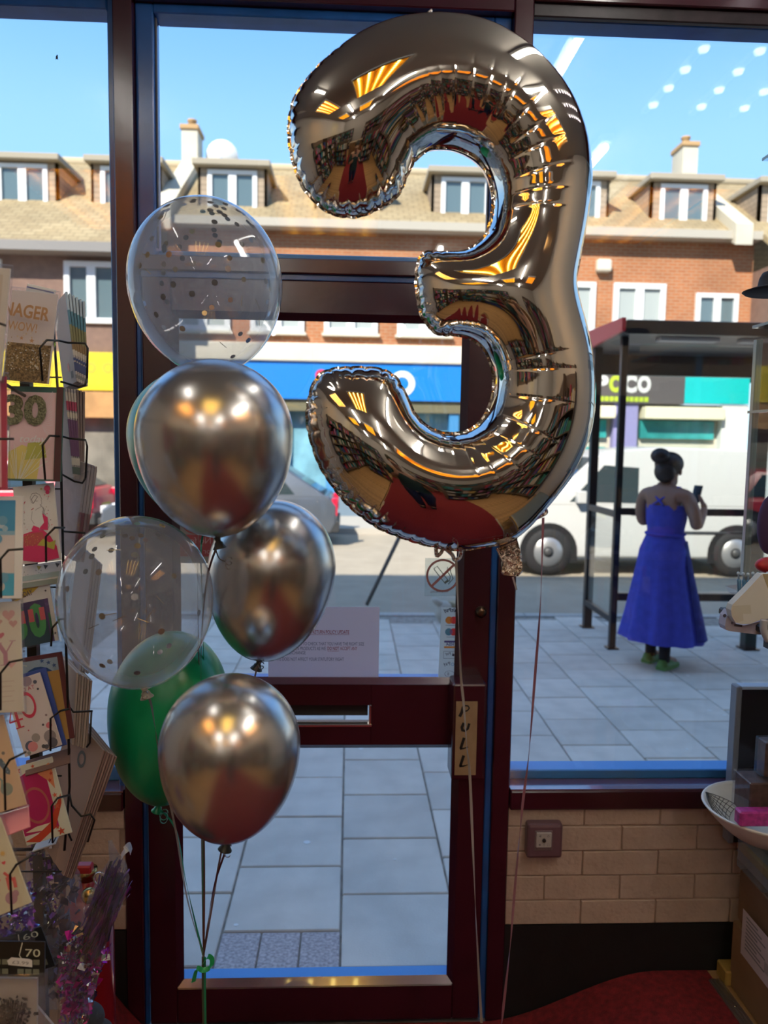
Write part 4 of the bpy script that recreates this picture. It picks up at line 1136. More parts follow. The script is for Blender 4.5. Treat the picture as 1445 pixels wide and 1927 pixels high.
def samp(p):
    fx = (p[:, 0]-lo[0])/hg; fz = (p[:, 1]-lo[1])/hg
    i = np.clip(fx.astype(int), 0, len(gx)-2); j = np.clip(fz.astype(int), 0, len(gz)-2)
    u, v = fx-i, fz-j
    return U[i, j]*(1-u)*(1-v)+U[i+1, j]*u*(1-v)+U[i, j+1]*(1-u)*v+U[i+1, j+1]*u*v
u12 = samp(OC2+NI*.012)
Gd = u12/.012+.006
Gd = np.convolve(np.r_[Gd[-6:], Gd, Gd[:6]], np.ones(13)/13, 'valid')
pts = [OC2]; us = [np.zeros(len(OC2))]
for d in (.0005, .0016, .0034, .006):
    st = 1 if d < .004 else 2
    pts.append((OC2+NI*d)[::st]); us.append((d*Gd-d*d/2)[::st])
nO = len(OC2)
# interior points, denser along the creases
step = .0047
hx = np.arange(lo[0], hi[0], step); hz = np.arange(lo[1], hi[1], step*.866)
Q = np.array([(x+(step/2 if j % 2 else 0), z) for j, z in enumerate(hz) for x in hx])
ii = np.clip(((Q[:, 0]-lo[0])/hg).round().astype(int), 0, len(gx)-1); jj = np.clip(((Q[:, 1]-lo[1])/hg).round().astype(int), 0, len(gz)-1)
Q = Q[ins[ii, jj]]
def dist_b(q):
    r = np.empty(len(q))
    for k in range(0, len(q), 2000):
        r[k:k+2000] = np.sqrt(((q[k:k+2000, None, :]-OC2[None])**2).sum(2)).min(1)
    return r
Q = Q[dist_b(Q) > .0095]
extra = []
for a, b, A, wd in cre:
    a, b = np.array(a), np.array(b); L = np.linalg.norm(b-a); t = (b-a)/L; nn = np.array((-t[1], t[0]))
    rel = Q-a; al = rel@t; ac = np.abs(rel@nn)
    Q = Q[~((al > -.003) & (al < L+.003) & (ac < .0062))]
    k = max(3, int(L/.0038)); s_ = np.linspace(0, L, k)
    for off in (-.0045, -.0019, -.0006, .0006, .0019, .0045): extra.append(a+t*s_[:, None]+nn*off)
EX = np.concatenate(extra)
ii = np.clip(((EX[:, 0]-lo[0])/hg).round().astype(int), 0, len(gx)-1); jj = np.clip(((EX[:, 1]-lo[1])/hg).round().astype(int), 0, len(gz)-1)
EX = EX[ins[ii, jj]]; EX = EX[dist_b(EX) > .0078]
EX = EX[np.unique(np.round(EX/.0009).astype(int), axis=0, return_index=True)[1]]
pts += [Q, EX]; us += [samp(Q), samp(EX)]
PT = np.concatenate(pts); UU = np.maximum(np.concatenate(us), 0)
HH = np.sqrt(2*UU)*.92
for a, b, A, wd in cre:
    a, b = np.array(a), np.array(b); L = np.linalg.norm(b-a); t = (b-a)/L; nn = np.array((-t[1], t[0]))
    rel = PT-a; al = np.clip((rel@t)/L, -.2, 1.2); ac = np.abs(rel@nn)
    al = np.where(al > 0, al/(1 if A > .002 else .88), al)
    tp = np.where((al < -.05) | (al > 1), 0, np.clip(1-np.maximum(al, 0), 0, 1)**1.2)
    HH -= tp*A*np.exp(-ac/wd)*np.minimum(1, HH/.012)
HH = np.maximum(HH, 0); HH[:nO] = 0
r_ = delaunay_2d_cdt([Vector(p) for p in PT], [(i, (i+1) % nO) for i in range(nO)], [], 1, 1e-7)
vo, fo, vmap = r_[0], r_[2], r_[3]
hv = [HH[m_[0]] if m_ else 0 for m_ in vmap]
bound = [bool(m_) and min(m_) < nO for m_ in vmap]
vs = [(v.x, -hv[i], v.y) for i, v in enumerate(vo)]
back = {}
for i, v in enumerate(vo):
    if bound[i]: back[i] = i
    else: back[i] = len(vs); vs.append((v.x, hv[i]*.96, v.y))
fs = []
for f in fo:
    a, b, c = [vo[k] for k in f]
    cr_ = (b-a).cross(c-a)
    f = tuple(f) if cr_ > 0 else tuple(f[::-1])
    fs.append(f); fs.append(tuple(back[k] for k in f[::-1]))
X3 = T(*cen) @ rot('Z', 4)
foil = mat('silver_foil', (.66, .635, .59, 1), .035, metal=1)
fb = empty('foil_balloon', tuple(cen), 'large silver foil number 3 balloon floating before the shop door', 'balloon')
me = bpy.data.meshes.new('foil_skin'); me.from_pydata(vs, [], fs); me.materials.append(foil)
for p in me.polygons: p.use_smooth = True
me.update()
place('foil_skin', me, X3, fb)
# flat welded seam round the edge
vs = []; fs = []
for i in range(0, nO):
    p, n_ = OC2[i], -NI[i]; w_ = .0034+.0003*math.sin(S[i]*90)+(ind[i]*.35)
    wv = .0008*math.sin(S[i]*160)
    vs += [(p[0], 0, p[1]), (p[0]+n_[0]*w_, wv, p[1]+n_[1]*w_)]
for i in range(nO):
    j = (i+1) % nO; fs.append((2*i, 2*i+1, 2*j+1, 2*j))
MB().add(vs, fs, 0, True, X3).build('welded_seam', foil, fb)
# crumpled tabs: filling valve at the bottom, hanging loops
crf = mat('crumpled_foil', (.60, .57, .55, 1), .10, metal=1, bump=1.0, bscale=120)
def crumple(poly, th, X, name, seed, hole=None):
    rnd = np.random.RandomState(seed); poly = np.array(poly); mn, mx_ = poly.min(0), poly.max(0)
    nx = max(5, int((mx_[0]-mn[0])/.0035)); nz = max(5, int((mx_[1]-mn[1])/.0035))
    n = len(poly); P2 = [tuple(p) for p in poly]; ed = [(i, (i+1) % n) for i in range(n)]
    for i in range(nx):
        for j in range(nz):
            P2.append((mn[0]+(mx_[0]-mn[0])*(i+.5+rnd.uniform(-.3, .3))/nx, mn[1]+(mx_[1]-mn[1])*(j+.5+rnd.uniform(-.3, .3))/nz))
    r = delaunay_2d_cdt([Vector(p) for p in P2], ed, [], 1, 1e-6)
    vv = [(v.x, rnd.uniform(-th, th), v.y) for v in r[0]]; k = len(vv)
    vv += [(x, y+th*1.4, z) for x, y, z in vv]
    ff = [tuple(f) if (r[0][f[1]]-r[0][f[0]]).cross(r[0][f[2]]-r[0][f[0]]) > 0 else tuple(f[::-1]) for f in r[2]]
    return MB().add(vv, ff+[tuple(k+i for i in f[::-1]) for f in ff], 0, False, X).build(name, crf, fb)
def lp(*q): return [loc3(*p) for p in q]
crumple(lp((948, 1030), (975, 1018), (985, 1045), (986, 1080), (978, 1087), (950, 1084), (945, 1078), (947, 1058), (935, 1034)), .004, X3, 'filling_valve', 1)
def loop_tab(pxs, r, name):
    pts = [X3 @ Vector((loc3(*p)[0], 0, loc3(*p)[1])) for p in pxs]
    MB().tube(spline(pts, 4), r, 6).build(name, crf, fb)
loop_tab([(868, 1030), (866, 1048), (856, 1054), (851, 1044), (836, 1032), (830, 1040), (822, 1046), (820, 1030)], .0035, 'hanging_loop')
loop_tab([(786, 37), (800, 30), (812, 20), (806, 30), (798, 36)], .0018, 'hanging_loop')
loop_tab([(1030, 958), (1032, 966), (1022, 972), (1010, 978)], .003, 'hanging_loop')
# its two ribbons
silver_rib = mat('grey_curling_ribbon', (.30, .28, .27, 1), .35, spec=.8)
purple_rib = mat('mauve_curling_ribbon', (.26, .11, .15, 1), .35, spec=.8)
def rib(pxs, Y, w, m, name, parent, label=None, twist=0):
    pts = spline([P(a, b, Y if not isinstance(Y, (list, tuple)) else Y[i]) for i, (a, b) in enumerate(pxs)], 8)
    sides = [Vector((math.cos(twist*i/len(pts)*6.28), math.sin(twist*i/len(pts)*6.28), .0)) for i in range(len(pts))]
    return MB().ribbon(pts, w, sides, 0).build(name, m, parent, label=label)
rib([(858, 1052), (862, 1150), (867, 1270), (872, 1320), (878, 1400), (884, 1460), (890, 1600), (897, 1760), (906, 1925)], 1.27, .0045, silver_rib, 'ribbon', fb, 'silver grey ribbon', 1.5)
rib([(965, 1086), (1018, 1085), (1016, 1120)][:1]+[(972, 1110)], 1.27, .003, silver_rib, 'ribbon', fb)
rib([(1022, 974), (1017, 1130), (1006, 1280), (995, 1420), (985, 1500), (978, 1570), (968, 1680), (960, 1780), (950, 1870), (944, 1926)], [1.27, 1.27, 1.28, 1.3, 1.3, 1.3, 1.3, 1.3, 1.3, 1.3], .0045, purple_rib, 'ribbon', fb, 'mauve ribbon', 2.2)

# ================================================================== latex balloons
chrome_l = mat('silver_chrome_latex', (.60, .585, .565, 1), .25, metal=.92)
green_l = mat('green_latex', (.005, .36, .13, 1), .28, spec=.6)
nt5 = green_l.node_tree; pb = nt5.nodes['Principled BSDF']; pb.inputs['Subsurface Weight'].default_value = .0
clear_l = glass_mat('clear_latex', tint=(.97, .97, .97, 1), ior=1.42, rough=.01, veil=.205, veil_edge=.42, veil_col=(.72, .75, .80, 1))
clear_knot = mat('cloudy_latex', (.45, .40, .33, 1), .4)
JY = 1.42
JX = P(383, 1800, JY)
tied = []
def latex(label, top, neck, wpx, Y, m, knot_m, group, dY=0, wide=.42):
    """teardrop balloon between its top and its neck (photo pixels at depth Y)"""
    t, nk = P(*top, Y+dY), P(*neck, Y)
    ax = (t-nk); L = ax.length; ax.normalize()
    R = wpx/2*Y/F_PX*.985
    u = L*wide; lw = L-u
    prof = []
    k = 22
    for i in range(k):                                    # neck up to the widest ring
        s = 1-i/k
        prof.append((R*max(.045, (1-s**2.0)**.54), L-u-lw*s))
    for i in range(k+1):
        a = math.pi/2*i/k
        prof.append((max(.0006, R*math.cos(a)), (L-u)+u*math.sin(a)))
    q = ax.to_track_quat('Z', 'Y').to_matrix().to_4x4()
    X = T(*nk) @ q
    e = empty('latex_balloon', tuple(nk), label, 'balloon', group)
    MB().lathe(prof, 72, 0, X).build('balloon_skin', m, e)
    MB().lathe([(.008, .006), (.0055, -.001), (.0048, -.006), (.0075, -.009), (.0085, -.013), (.0120, -.018), (.0125, -.0195), (.008, -.0190), (.003, -.0165)], 20, 0, X @ rot('X', 12)).build('knot', knot_m, e)
    return e, X, prof, R, L
def string(e, X, pxs, m, w=.004, end=None, label=None):
    a = X @ Vector((0, 0, -.012))
    pts = [a]+[P(x, y, Y) for x, y, Y in pxs]+[end or JX]
    p2 = spline(pts, 8)
    MB().ribbon(p2, w, [Vector((math.cos(i*.11), math.sin(i*.11), 0)) for i in range(len(p2))]).build('ribbon', m, e, label=label)
def curl(e, c, r, turns, m, tilt=0):
    pts = [Vector(c)+Vector((math.cos(t)*r*(1-.25*t/20), math.sin(t)*r*.8, -.0024*t*.5+math.sin(t)*r*.75)) for t in [i*.35 for i in range(int(turns*18))]]
    MB().ribbon(pts, .0042, (0, 1, 0)).build('curled_end', m, e)
grn_rib = mat('green_curling_ribbon', (.01, .25, .12, 1), .3, spec=.8)
gs_ = 'silver latex balloons'; gg = 'green latex balloons'; gc = 'clear confetti balloons'
b1, X1, pr, R1, L1 = latex('silver chrome latex balloon just below the upper clear confetti balloon', (402, 676), (409, 1012), 293, 1.36, chrome_l, mat('dark_silver_latex', (.06, .065, .06, 1), .35, metal=.6), gs_)
q = P(430, 1052, 1.36)
pts = spline([X1 @ Vector((0, 0, -.012)), P(406, 1032, 1.35), P(412, 1050, 1.35), P(424, 1057, 1.35)], 6)
MB().tube(pts, .0011, 6).build('curled_tail', mat('dark_silver_ribbon', (.08, .07, .06, 1), .3, metal=.8), b1)
curl(b1, q, .0055, 2, mat('bronze_ribbon', (.35, .26, .18, 1), .2, metal=1))
string(b1, X1, [(388, 1100, 1.40), (378, 1260, 1.50), (384, 1600, 1.45)], mat('brown_ribbon', (.09, .035, .03, 1), .35))
b2, X2, *_ = latex('silver chrome latex balloon overlapping the paper notice at right of the bunch', (530, 941), (488, 1243), 243, 1.52, chrome_l, MATS['dark_silver_latex'], gs_)
string(b2, X2, [(480, 1272, 1.50), (455, 1420, 1.48), (415, 1610, 1.45), (398, 1710, 1.43)], mat('grey_brown_ribbon', (.14, .10, .10, 1), .35))
curl(b2, P(491, 1249, 1.49), .005, 1.5, MATS['dark_silver_ribbon'])
b3, X3b, *_ = latex('silver chrome latex balloon lowest of the bunch in front of the green one', (437, 1272), (428, 1580), 273, 1.30, chrome_l, MATS['dark_silver_latex'], gs_)
curl(b3, P(428, 1592, 1.30), .006, 2, mat('pale_silver_ribbon', (.5, .47, .45, 1), .2, metal=1))
string(b3, X3b, [(405, 1660, 1.36), (392, 1730, 1.40)], MATS['brown_ribbon'])
b4, X4, *_ = latex('plain green latex balloon half hidden behind the lowest silver balloon', (332, 1190), (300, 1512), 226, 1.62, green_l, green_l, gg)
curl(b4, P(308, 1530, 1.60), .0085, 2.2, grn_rib)
string(b4, X4, [(330, 1560, 1.58), (350, 1660, 1.50), (372, 1755, 1.44)], grn_rib)
b5, X5, *_ = latex('green latex balloon of which only an edge shows behind the upper silver balloon', (364, 694), (384, 985), 257, 1.68, green_l, green_l, gg)
string(b5, X5, [(378, 1040, 1.62), (382, 1170, 1.60), (385, 1420, 1.52), (383, 1620, 1.46)], grn_rib)
confs = []
conf_ms = [mat('gold_confetti', (.55, .40, .16, 1), .25, metal=1), mat('bronze_confetti', (.30, .22, .15, 1), .3, metal=1), mat('silver_confetti', (.6, .6, .62, 1), .2, metal=1), mat('grey_confetti', (.16, .17, .19, 1), .35, metal=.7)]
def confetti_balloon(label, top, neck, wpx, Y, n, seed, wide=.46):
    e, X, prof, R, L = latex(label, top, neck, wpx, Y, clear_l, clear_knot, gc, wide=wide)
    rr = np.array([p[0] for p in prof]); zs = np.array([p[1] for p in prof])
    rnd = random.Random(seed)
    discs = [MB().prism(disc_poly(0, 0, .0055, n=12), -.00015, .00015).mesh('confetti', c)[0] for c in conf_ms]
    bars = MB().box((-.011, -.0006, -.0001), (.011, .0006, .0001)).mesh('confetti_strip', conf_ms[0])[0]
    for i in range(n):
        up = rnd.random() < .58
        z = L*(rnd.uniform(.80, .985) if up else rnd.uniform(.12, .80)); r = float(np.interp(z, zs, rr))*.988
        dz = .002; sl = (float(np.interp(z+dz, zs, rr))-float(np.interp(z-dz, zs, rr)))/(2*dz)
        a = rnd.uniform(0, 2*math.pi)
        nv = Vector((math.cos(a), math.sin(a), -sl)).normalized()
        p = Vector((r*math.cos(a), r*math.sin(a), z))
        Y_ = X @ T(*p) @ nv.to_track_quat('Z', 'Y').to_matrix().to_4x4() @ rot('Z', rnd.uniform(0, 360))
        if rnd.random() < .14: place('confetti_strip', bars, Y_, e)
        else: place('confetti', discs[rnd.choice((0, 1, 1, 3, 3, 3, 2))], Y_, e)
    return e, X
b6, X6 = confetti_balloon('clear latex balloon full of gold confetti at the top of the bunch', (374, 373), (402, 706), 281, 1.50, 120, 2, .47)
string(b6, X6, [(385, 760, 1.58), (372, 1050, 1.60), (378, 1420, 1.52), (381, 1640, 1.46)], MATS['grey_brown_ribbon'])
b7, X7 = confetti_balloon('clear latex balloon with sparse confetti beside the card rack', (244, 971), (271, 1294), 287, 1.36, 74, 9, .47)
curl(b7, P(272, 1304, 1.35), .005, 1.6, MATS['pale_silver_ribbon'])
string(b7, X7, [(283, 1320, 1.38), (292, 1370, 1.46), (300, 1420, 1.5), (330, 1560, 1.50), (352, 1690, 1.46)], silver_rib)
# ribbons are tied together and run down to the floor
fz = P(384, 1926, JY)
tt = empty('ribbon_tie', tuple(JX), 'green ribbon tie gathering the balloon ribbons at the door bottom', 'ribbon')
pts = spline([P(383, 1812, 1.415), P(392, 1800, 1.41), P(399, 1806, 1.412), P(396, 1820, 1.41), P(382, 1826, 1.41), P(372, 1822, 1.41), P(367, 1834, 1.41), P(364, 1848, 1.41)], 6)
MB().ribbon(pts, .009, [Vector((.6, .4, .7))]*len(pts)).build('bow', mat('bright_green_ribbon', (.01, .40, .12, 1), .3, spec=.8), tt)
pts = spline([JX, P(383, 1860, JY), P(384, 1926, JY), P(385, 2010, JY), Vector((JX.x, JY, ramp_z(JX.x, JY)+.006))], 6)
MB().ribbon(pts, .007, [Vector((1, .3*math.sin(i), 0)) for i in range(len(pts))]).build('gathered_ribbons', mat('olive_green_ribbon', (.07, .09, .05, 1), .4), tt)
pts = [p+Vector((.003, -.002, 0)) for p in pts]
MB().ribbon(pts, .004, (1, .2, 0)).build('gathered_ribbons', grn_rib, tt)
# ================================================================== greeting card racks at left
def lift(c):
    q = rgb(*c); return tuple(min(.86, v*1.75) for v in q[:3])+(1,)
class Print(MB):
    """flat printing on a card: colours become material slots"""
    def __init__(s, X, W, H): super().__init__(); s.X = X; s.W = W; s.H = H; s.cols = []; s.k = 0
    def c(s, col):
        if col not in s.cols: s.cols.append(col)
        return s.cols.index(col)
    def zz(s): s.k += 1; return .0003+.00007*s.k
    def poly(s, pts, col): flat(s, [(x*s.W, y*s.H) for x, y in pts], s.X, s.c(col), s.zz())
    def rect(s, x0, y0, x1, y1, col): s.poly([(x0, y0), (x1, y0), (x1, y1), (x0, y1)], col)
    def disc(s, x, y, r, col, ry=None, n=18): flat(s, disc_poly(x*s.W, y*s.H, r*s.W, (ry or r)*s.W, n), s.X, s.c(col), s.zz())
    def star(s, x, y, r, col, n=5): flat(s, star_poly(x*s.W, y*s.H, r*s.W, n), s.X, s.c(col), s.zz())
    def heart(s, x, y, r, col): flat(s, heart_poly(x*s.W, y*s.H, r*s.W), s.X, s.c(col), s.zz())
    def pen(s, pts, w, col): stroke(s, s.X, [(x*s.W, y*s.H) for x, y in pts], w*s.W, s.c(col), s.zz())
    def text(s, t, x, y, w, col, h=None, **k): add_text(s, t, s.X, x*s.W, y*s.H, w=w*s.W, h=(h*s.H if h else None), m=s.c(col), z=s.zz(), **k)
    def done(s, parent):
        if s.v: s.build('print', [ink_of(c) for c in s.cols], parent)
def ink_of(col):
    if isinstance(col, str): return MATS[col]
    return mat('ink_%d_%d_%d' % col, lift(col), .6)
def frame3(A, B, C):
    u = (B-A).normalized(); v = (A-C); H = v.length; v = v.normalized(); W = (B-A).length
    n = u.cross(v).normalized(); v = n.cross(u)
    Mx = Matrix.Identity(4)
    for i in range(3): Mx[i][0], Mx[i][1], Mx[i][2], Mx[i][3] = u[i], v[i], n[i], C[i]
    return Mx, W, H
sleeve = glass_mat('card_cellophane', tint=(.95, .95, .96, 1), ior=1.35, veil=.05, veil_edge=.15, veil_col=(.7, .7, .74, 1))
def paper_col(c): return mat('card_%d_%d_%d' % c, lift(c), .65)
def card(label, TL, TR, BL, Y, base, art=None, Yr=None, th=.003, group=None, cover=False, name='greeting_card', cat='card', lean=.02):
    A, B, C = P(*TL, Y+lean), P(*TR, (Yr or Y)+lean), P(*BL, Y)
    X, W, H = frame3(A, B, C)
    e = empty(name, tuple(C), label, cat, group)
    MB().box((0, 0, -th), (W, H, 0), X=X, ch=.0006).build('card', paper_col(base), e)
    if art:
        p = Print(X, W, H); art(p); p.done(e)
    if cover:
        MB().box((-.002, -.003, -th-.001), (W+.003, H+.005, .002), X=X).build('sleeve', sleeve, e)
    return e
glit = mat('gold_glitter', (.50, .34, .15, 1), .4, metal=.15, noise=.6, nscale=320, bump=1.0, bscale=400)
glit2 = mat('olive_glitter', (.34, .34, .20, 1), .4, metal=.15, noise=.6, nscale=320, bump=1.0, bscale=400)
rackA, rackB = 1.12, 1.36
random.seed(21)
# ---- column facing the viewer
def a_wow(p):
    p.rect(.03, .0, .97, .42, 'gold_glitter')
    for i in range(260):
        y = abs(random.gauss(0, .2))
        p.disc(random.uniform(.05, .95), .12+y, random.uniform(.005, .018), random.choice(((190, 182, 170), (165, 138, 95), (200, 192, 180), (120, 92, 55), (176, 160, 130))), n=6)
    p.text('MANAGER', -.47, .70, 1.42, (140, 105, 70), h=.15, bold=.025, rotz=-.06)
    p.text('WOW!', .10, .53, .62, (150, 115, 80), h=.10, bold=.01, rotz=-.03)
    p.star(.42, .45, .05, (150, 110, 75)); p.star(.64, .43, .06, (150, 110, 75))
MX = 1.36
card('gold glitter birthday card lettered WOW, at the top of the rack', (6, 544), (93, 553), (4, 714), MX, (186, 178, 178), a_wow, cover=True)
card('white card with a navy stripe peeping up behind the gold glitter card', (18, 529), (71, 541), (12, 700), MX+.012, (190, 190, 198), lambda p: p.rect(.0, .955, .97, .97, (70, 75, 120)))
def a_30(p):
    p.rect(.0, .02, .86, .94, (196, 162, 166))
    p.poly([(0, .02), (.55, .02), (.62, .30), (.25, .38), (0, .30)], (178, 165, 96)); p.poly([(.3, .22), (.72, .25), (.66, .42), (.36, .40)], (150, 150, 70))
    for i in range(22):
        x = random.uniform(0, .8); p.pen([(.15+x*.2, .02), (x, .30+random.uniform(-.1, .1))], .008, (214, 196, 176))
    for i in range(18): p.pen([(.80, .95-.03*i), (.50+.01*i, .70-.01*i)], .008, (206, 176, 180))
    p.text('30', -.10, .58, .80, 'olive_glitter', h=.33, bold=.05)
    p.text('today', .22, .38, .5, (220, 205, 205), h=.10, shear=.3)
    p.rect(.88, 0, 1, 1, (70, 45, 48))
card('pink and gold card lettered 30 today below the gold glitter card', (12, 726), (112, 729), (14, 904), MX, (62, 92, 84), a_30)
def a_lady(p):
    dk_, ro = (70, 65, 70), (176, 44, 88)
    p.text('Today', -.12, .73, .40, (150, 30, 70), h=.09, shear=.25, bold=.02); p.text('WISHES', -.06, .65, .30, (150, 60, 85), h=.03); p.text('Your Day', -.04, .50, .26, (90, 85, 88), h=.03)
    p.pen([(.42, .77), (.40, .84), (.46, .89), (.56, .89), (.64, .86), (.68, .80)], .008, dk_); p.pen([(.45, .76), (.43, .82), (.52, .87), (.58, .84), (.52, .80), (.46, .76)], .012, dk_)
    p.pen([(.66, .80), (.67, .75), (.64, .73), (.62, .70), (.55, .69), (.50, .67)], .007, dk_); p.pen([(.50, .79), (.58, .785)], .008, dk_); p.pen([(.46, .70), (.40, .68)], .02, (150, 70, 75))
    for k in range(4): p.pen([(.62+.04*k, .74-.02*k), (.70, .68-.02*k), (.66, .64-.02*k), (.74, .60-.01*k)], .007, dk_)
    p.pen([(.42, .66), (.38, .56), (.44, .50)], .006, dk_); p.pen([(.74, .56), (.80, .46), (.77, .42)], .006, dk_)
    p.poly([(.66, .62), (.78, .56), (.76, .40), (.55, .42), (.58, .45), (.68, .50)], ro); p.poly([(.36, .43), (.42, .48), (.56, .44), (.54, .41), (.38, .41)], ro)
    p.poly([(.0, .06), (.0, .32), (.14, .38), (.40, .41), (.64, .41), (.80, .32), (.93, .18), (.96, .03), (.5, .0)], (168, 42, 84))
    p.poly([(.0, .24), (.0, .31), (.30, .385), (.62, .385), (.66, .28), (.40, .22)], (150, 70, 66))
    p.poly([(.46, .22), (.62, .30), (.76, .24), (.92, .26), (.86, .14), (.64, .20)], (150, 148, 66))
    for i in range(60): p.disc(random.uniform(.02, .6), random.uniform(.22, .37), .008, random.choice(((176, 150, 80), (190, 70, 100))), n=6)
    p.disc(.86, .93, .075, (172, 60, 96)); p.disc(.86, .88, .05, (160, 40, 84)); p.star(.72, .93, .04, (150, 145, 80), 6)
    for i in range(34): p.disc(random.choice((random.uniform(.78, .92), random.uniform(.02, .3))), random.uniform(.42, .86), random.uniform(.006, .014), random.choice(((120, 115, 100), (176, 60, 90), (80, 80, 80))), n=7)
card('white card with a sketched lady in a pink dress', (36, 916), (113, 907), (38, 1063), MX, (196, 196, 184), a_lady)
def a_bunt(p):
    for i, x in enumerate((.45, .62, .78, .92)): p.poly([(x-.06, .92), (x+.06, .86), (x-.01, .70)], ((150, 140, 80), (60, 62, 66), (190, 190, 186), (60, 62, 66))[i])
    for i in range(10): p.star(random.uniform(.05, .9), random.uniform(.3, .75), .016, (70, 80, 90))
    p.rect(0, .30, 1, .52, (130, 148, 150)); p.rect(0, .0, 1, .22, (112, 122, 116))
card('pale card edge with bunting under the sketched lady card', (38, 1066), (112, 1055), (39, 1108), MX+.012, (186, 188, 186), a_bunt)
def a_tag(p):
    p.rect(0, .0, .90, .68, (52, 44, 84)); p.rect(0, .0, .90, .33, (30, 58, 70)); p.rect(.80, .0, .9, .68, (66, 48, 92)); p.rect(.84, .1, .9, .45, (40, 90, 66))
    for ch_, x in (('3', -.22), ('0', .30)):
        p.text(ch_, x, .10, .46, (60, 128, 74), h=.54, bold=.06)
    for x0, x1 in ((.0, .22), (.30, .46), (.60, .76)):
        p.rect(x0+.02, .36, x1, .56, (172, 78, 84))
    p.text('TH', .80, .56, .1, (90, 80, 120), h=.05)
    p.poly([(-.05, .70), (.56, .82), (.76, .90), (.74, .98), (.56, 1.04), (-.05, .98)], (164, 140, 44))
    p.text('HAPPY', .02, .85, .40, (70, 80, 72), h=.075, rotz=.12, bold=.03); p.text('BIRTHDAY', -.04, .74, .58, (66, 60, 64), h=.085, rotz=.12, bold=.03)
    for q in ((.84, .90), (.88, .80), (.05, -.06), (.95, .12)): p.star(*q, .04, (40, 48, 60))
card('dark card lettered 30th with a yellow happy birthday tag', (38, 1098), (107, 1084), (41, 1219), MX, (186, 186, 184), a_tag, cover=True)
def a_blue(p):
    p.rect(0, 0, .90, .95, (126, 144, 158)); p.disc(.50, .66, .36, (30, 62, 108)); p.disc(.50, .60, .10, (156, 130, 84)); p.rect(.64, .0, .9, .80, (150, 118, 66))
    for q in ((.72, .90), (.82, .86), (.60, .93)): p.star(*q, .05, (50, 76, 120))
    p.pen([(.02, .9), (.2, .86), (.1, .8)], .02, (150, 160, 150)); p.pen([(.1, .95), (.3, .9)], .02, (160, 168, 160))
card('blue star card with a maroon edge tucked behind the pink 40 card', (38, 1240), (134, 1224), (44, 1405), MX+.016, (84, 44, 48), a_blue)
card('royal blue envelope behind the pink 40 card', (44, 1272), (119, 1250), (50, 1424), MX+.008, (56, 74, 140), None, name='envelope', cat='envelope', Yr=MX+.01)
def a_40(p):
    p.text('BEING GOOD AT', -.36, .82, 1.12, (168, 90, 104), h=.05, bold=.01)
    p.pen([(.10, .39), (.10, .74)], .075, (176, 60, 76)); p.pen([(.09, .73), (-.12, .49)], .03, (176, 60, 76)); p.pen([(-.12, .49), (.24, .49)], .045, (176, 60, 76)); p.pen([(.0, .39), (.22, .39)], .03, (176, 60, 76))
    ring(p, p.X, .46*p.W, .64*p.H, .13*p.H, .175*p.H, p.c((178, 56, 78)), p.zz(), 40, .62)
    for x, y, r, c_ in ((.22, .12, .13, (74, 78, 96)), (.28, .10, .13, (190, 124, 124)), (.42, .20, .11, (140, 134, 128)), (.78, .16, .16, (128, 120, 122)), (.80, .07, .13, (84, 84, 94)), (.62, .02, .06, (80, 82, 90)), (.55, .06, .05, (74, 74, 78)), (.84, .30, .08, (180, 104, 112)), (.62, .94, .13, (142, 126, 136)), (.34, .98, .08, (176, 92, 104)), (.82, .90, .05, (80, 84, 100)), (.84, .80, .03, (70, 72, 80)), (.70, .33, .03, (70, 66, 72)), (.30, .32, .02, (160, 90, 96)), (.85, .44, .03, (130, 110, 110)), (.15, .02, .05, (120, 120, 112))):
        if .05 < y < .95 and x+r < 1: p.disc(x, y, r, c_)
        else: p.disc(min(x, .99-r), min(max(y, r*.72), 1-r*.72), r, c_)
card('pale pink card lettered 40 with grey and pink balloons', (44, 1281), (113, 1258), (47, 1425), MX, (200, 178, 176), a_40)
def a_50(p):
    p.rect(.02, .12, .78, .84, (150, 28, 78)); p.poly([(.78, .84), (.66, .92), (.4, .90), (.02, .82), (.02, .6)], (150, 28, 78))
    ring(p, p.X, .42*p.W, .46*p.H, .20*p.H, .235*p.H, p.c((150, 84, 74)), p.zz(), 36, .72)
    p.poly([(.0, .05), (.3, .0), (.7, .12), (.95, .40), (.98, .52), (.84, .40), (.6, .20), (.3, .10)], (166, 58, 36)); p.poly([(.05, .16), (.4, .13), (.62, .20), (.3, .20)], (196, 176, 150))
    p.poly([(.62, .84), (.9, .94), (.95, .90), (.90, .60), (.80, .72)], (186, 120, 84))
    for q in ((.22, .95, .09), (.56, 1.0-.05, .05), (.86, .52, .06), (.84, .38, .07), (.74, .12, .05), (.80, .06, .09), (.90, .80, .05), (.84, .72, .05)): p.star(*q, random.choice(((166, 64, 44), (176, 84, 60))))
card('magenta and orange 50th birthday card with gold stars', (46, 1443), (131, 1418), (50, 1592), MX, (204, 190, 172), a_50)
card('brown envelope edge above the magenta 50th card', (46, 1432), (129, 1408), (47, 1460), MX+.012, (104, 84, 80), None, name='envelope', cat='envelope')
card('white card low on the rack below the magenta card', (76, 1585), (119, 1570), (60, 1602), MX+.03, (190, 190, 202), lambda p: (p.rect(.66, .3, .72, .9, (20, 20, 24)), p.rect(.88, .1, .94, .98, (20, 20, 24))))
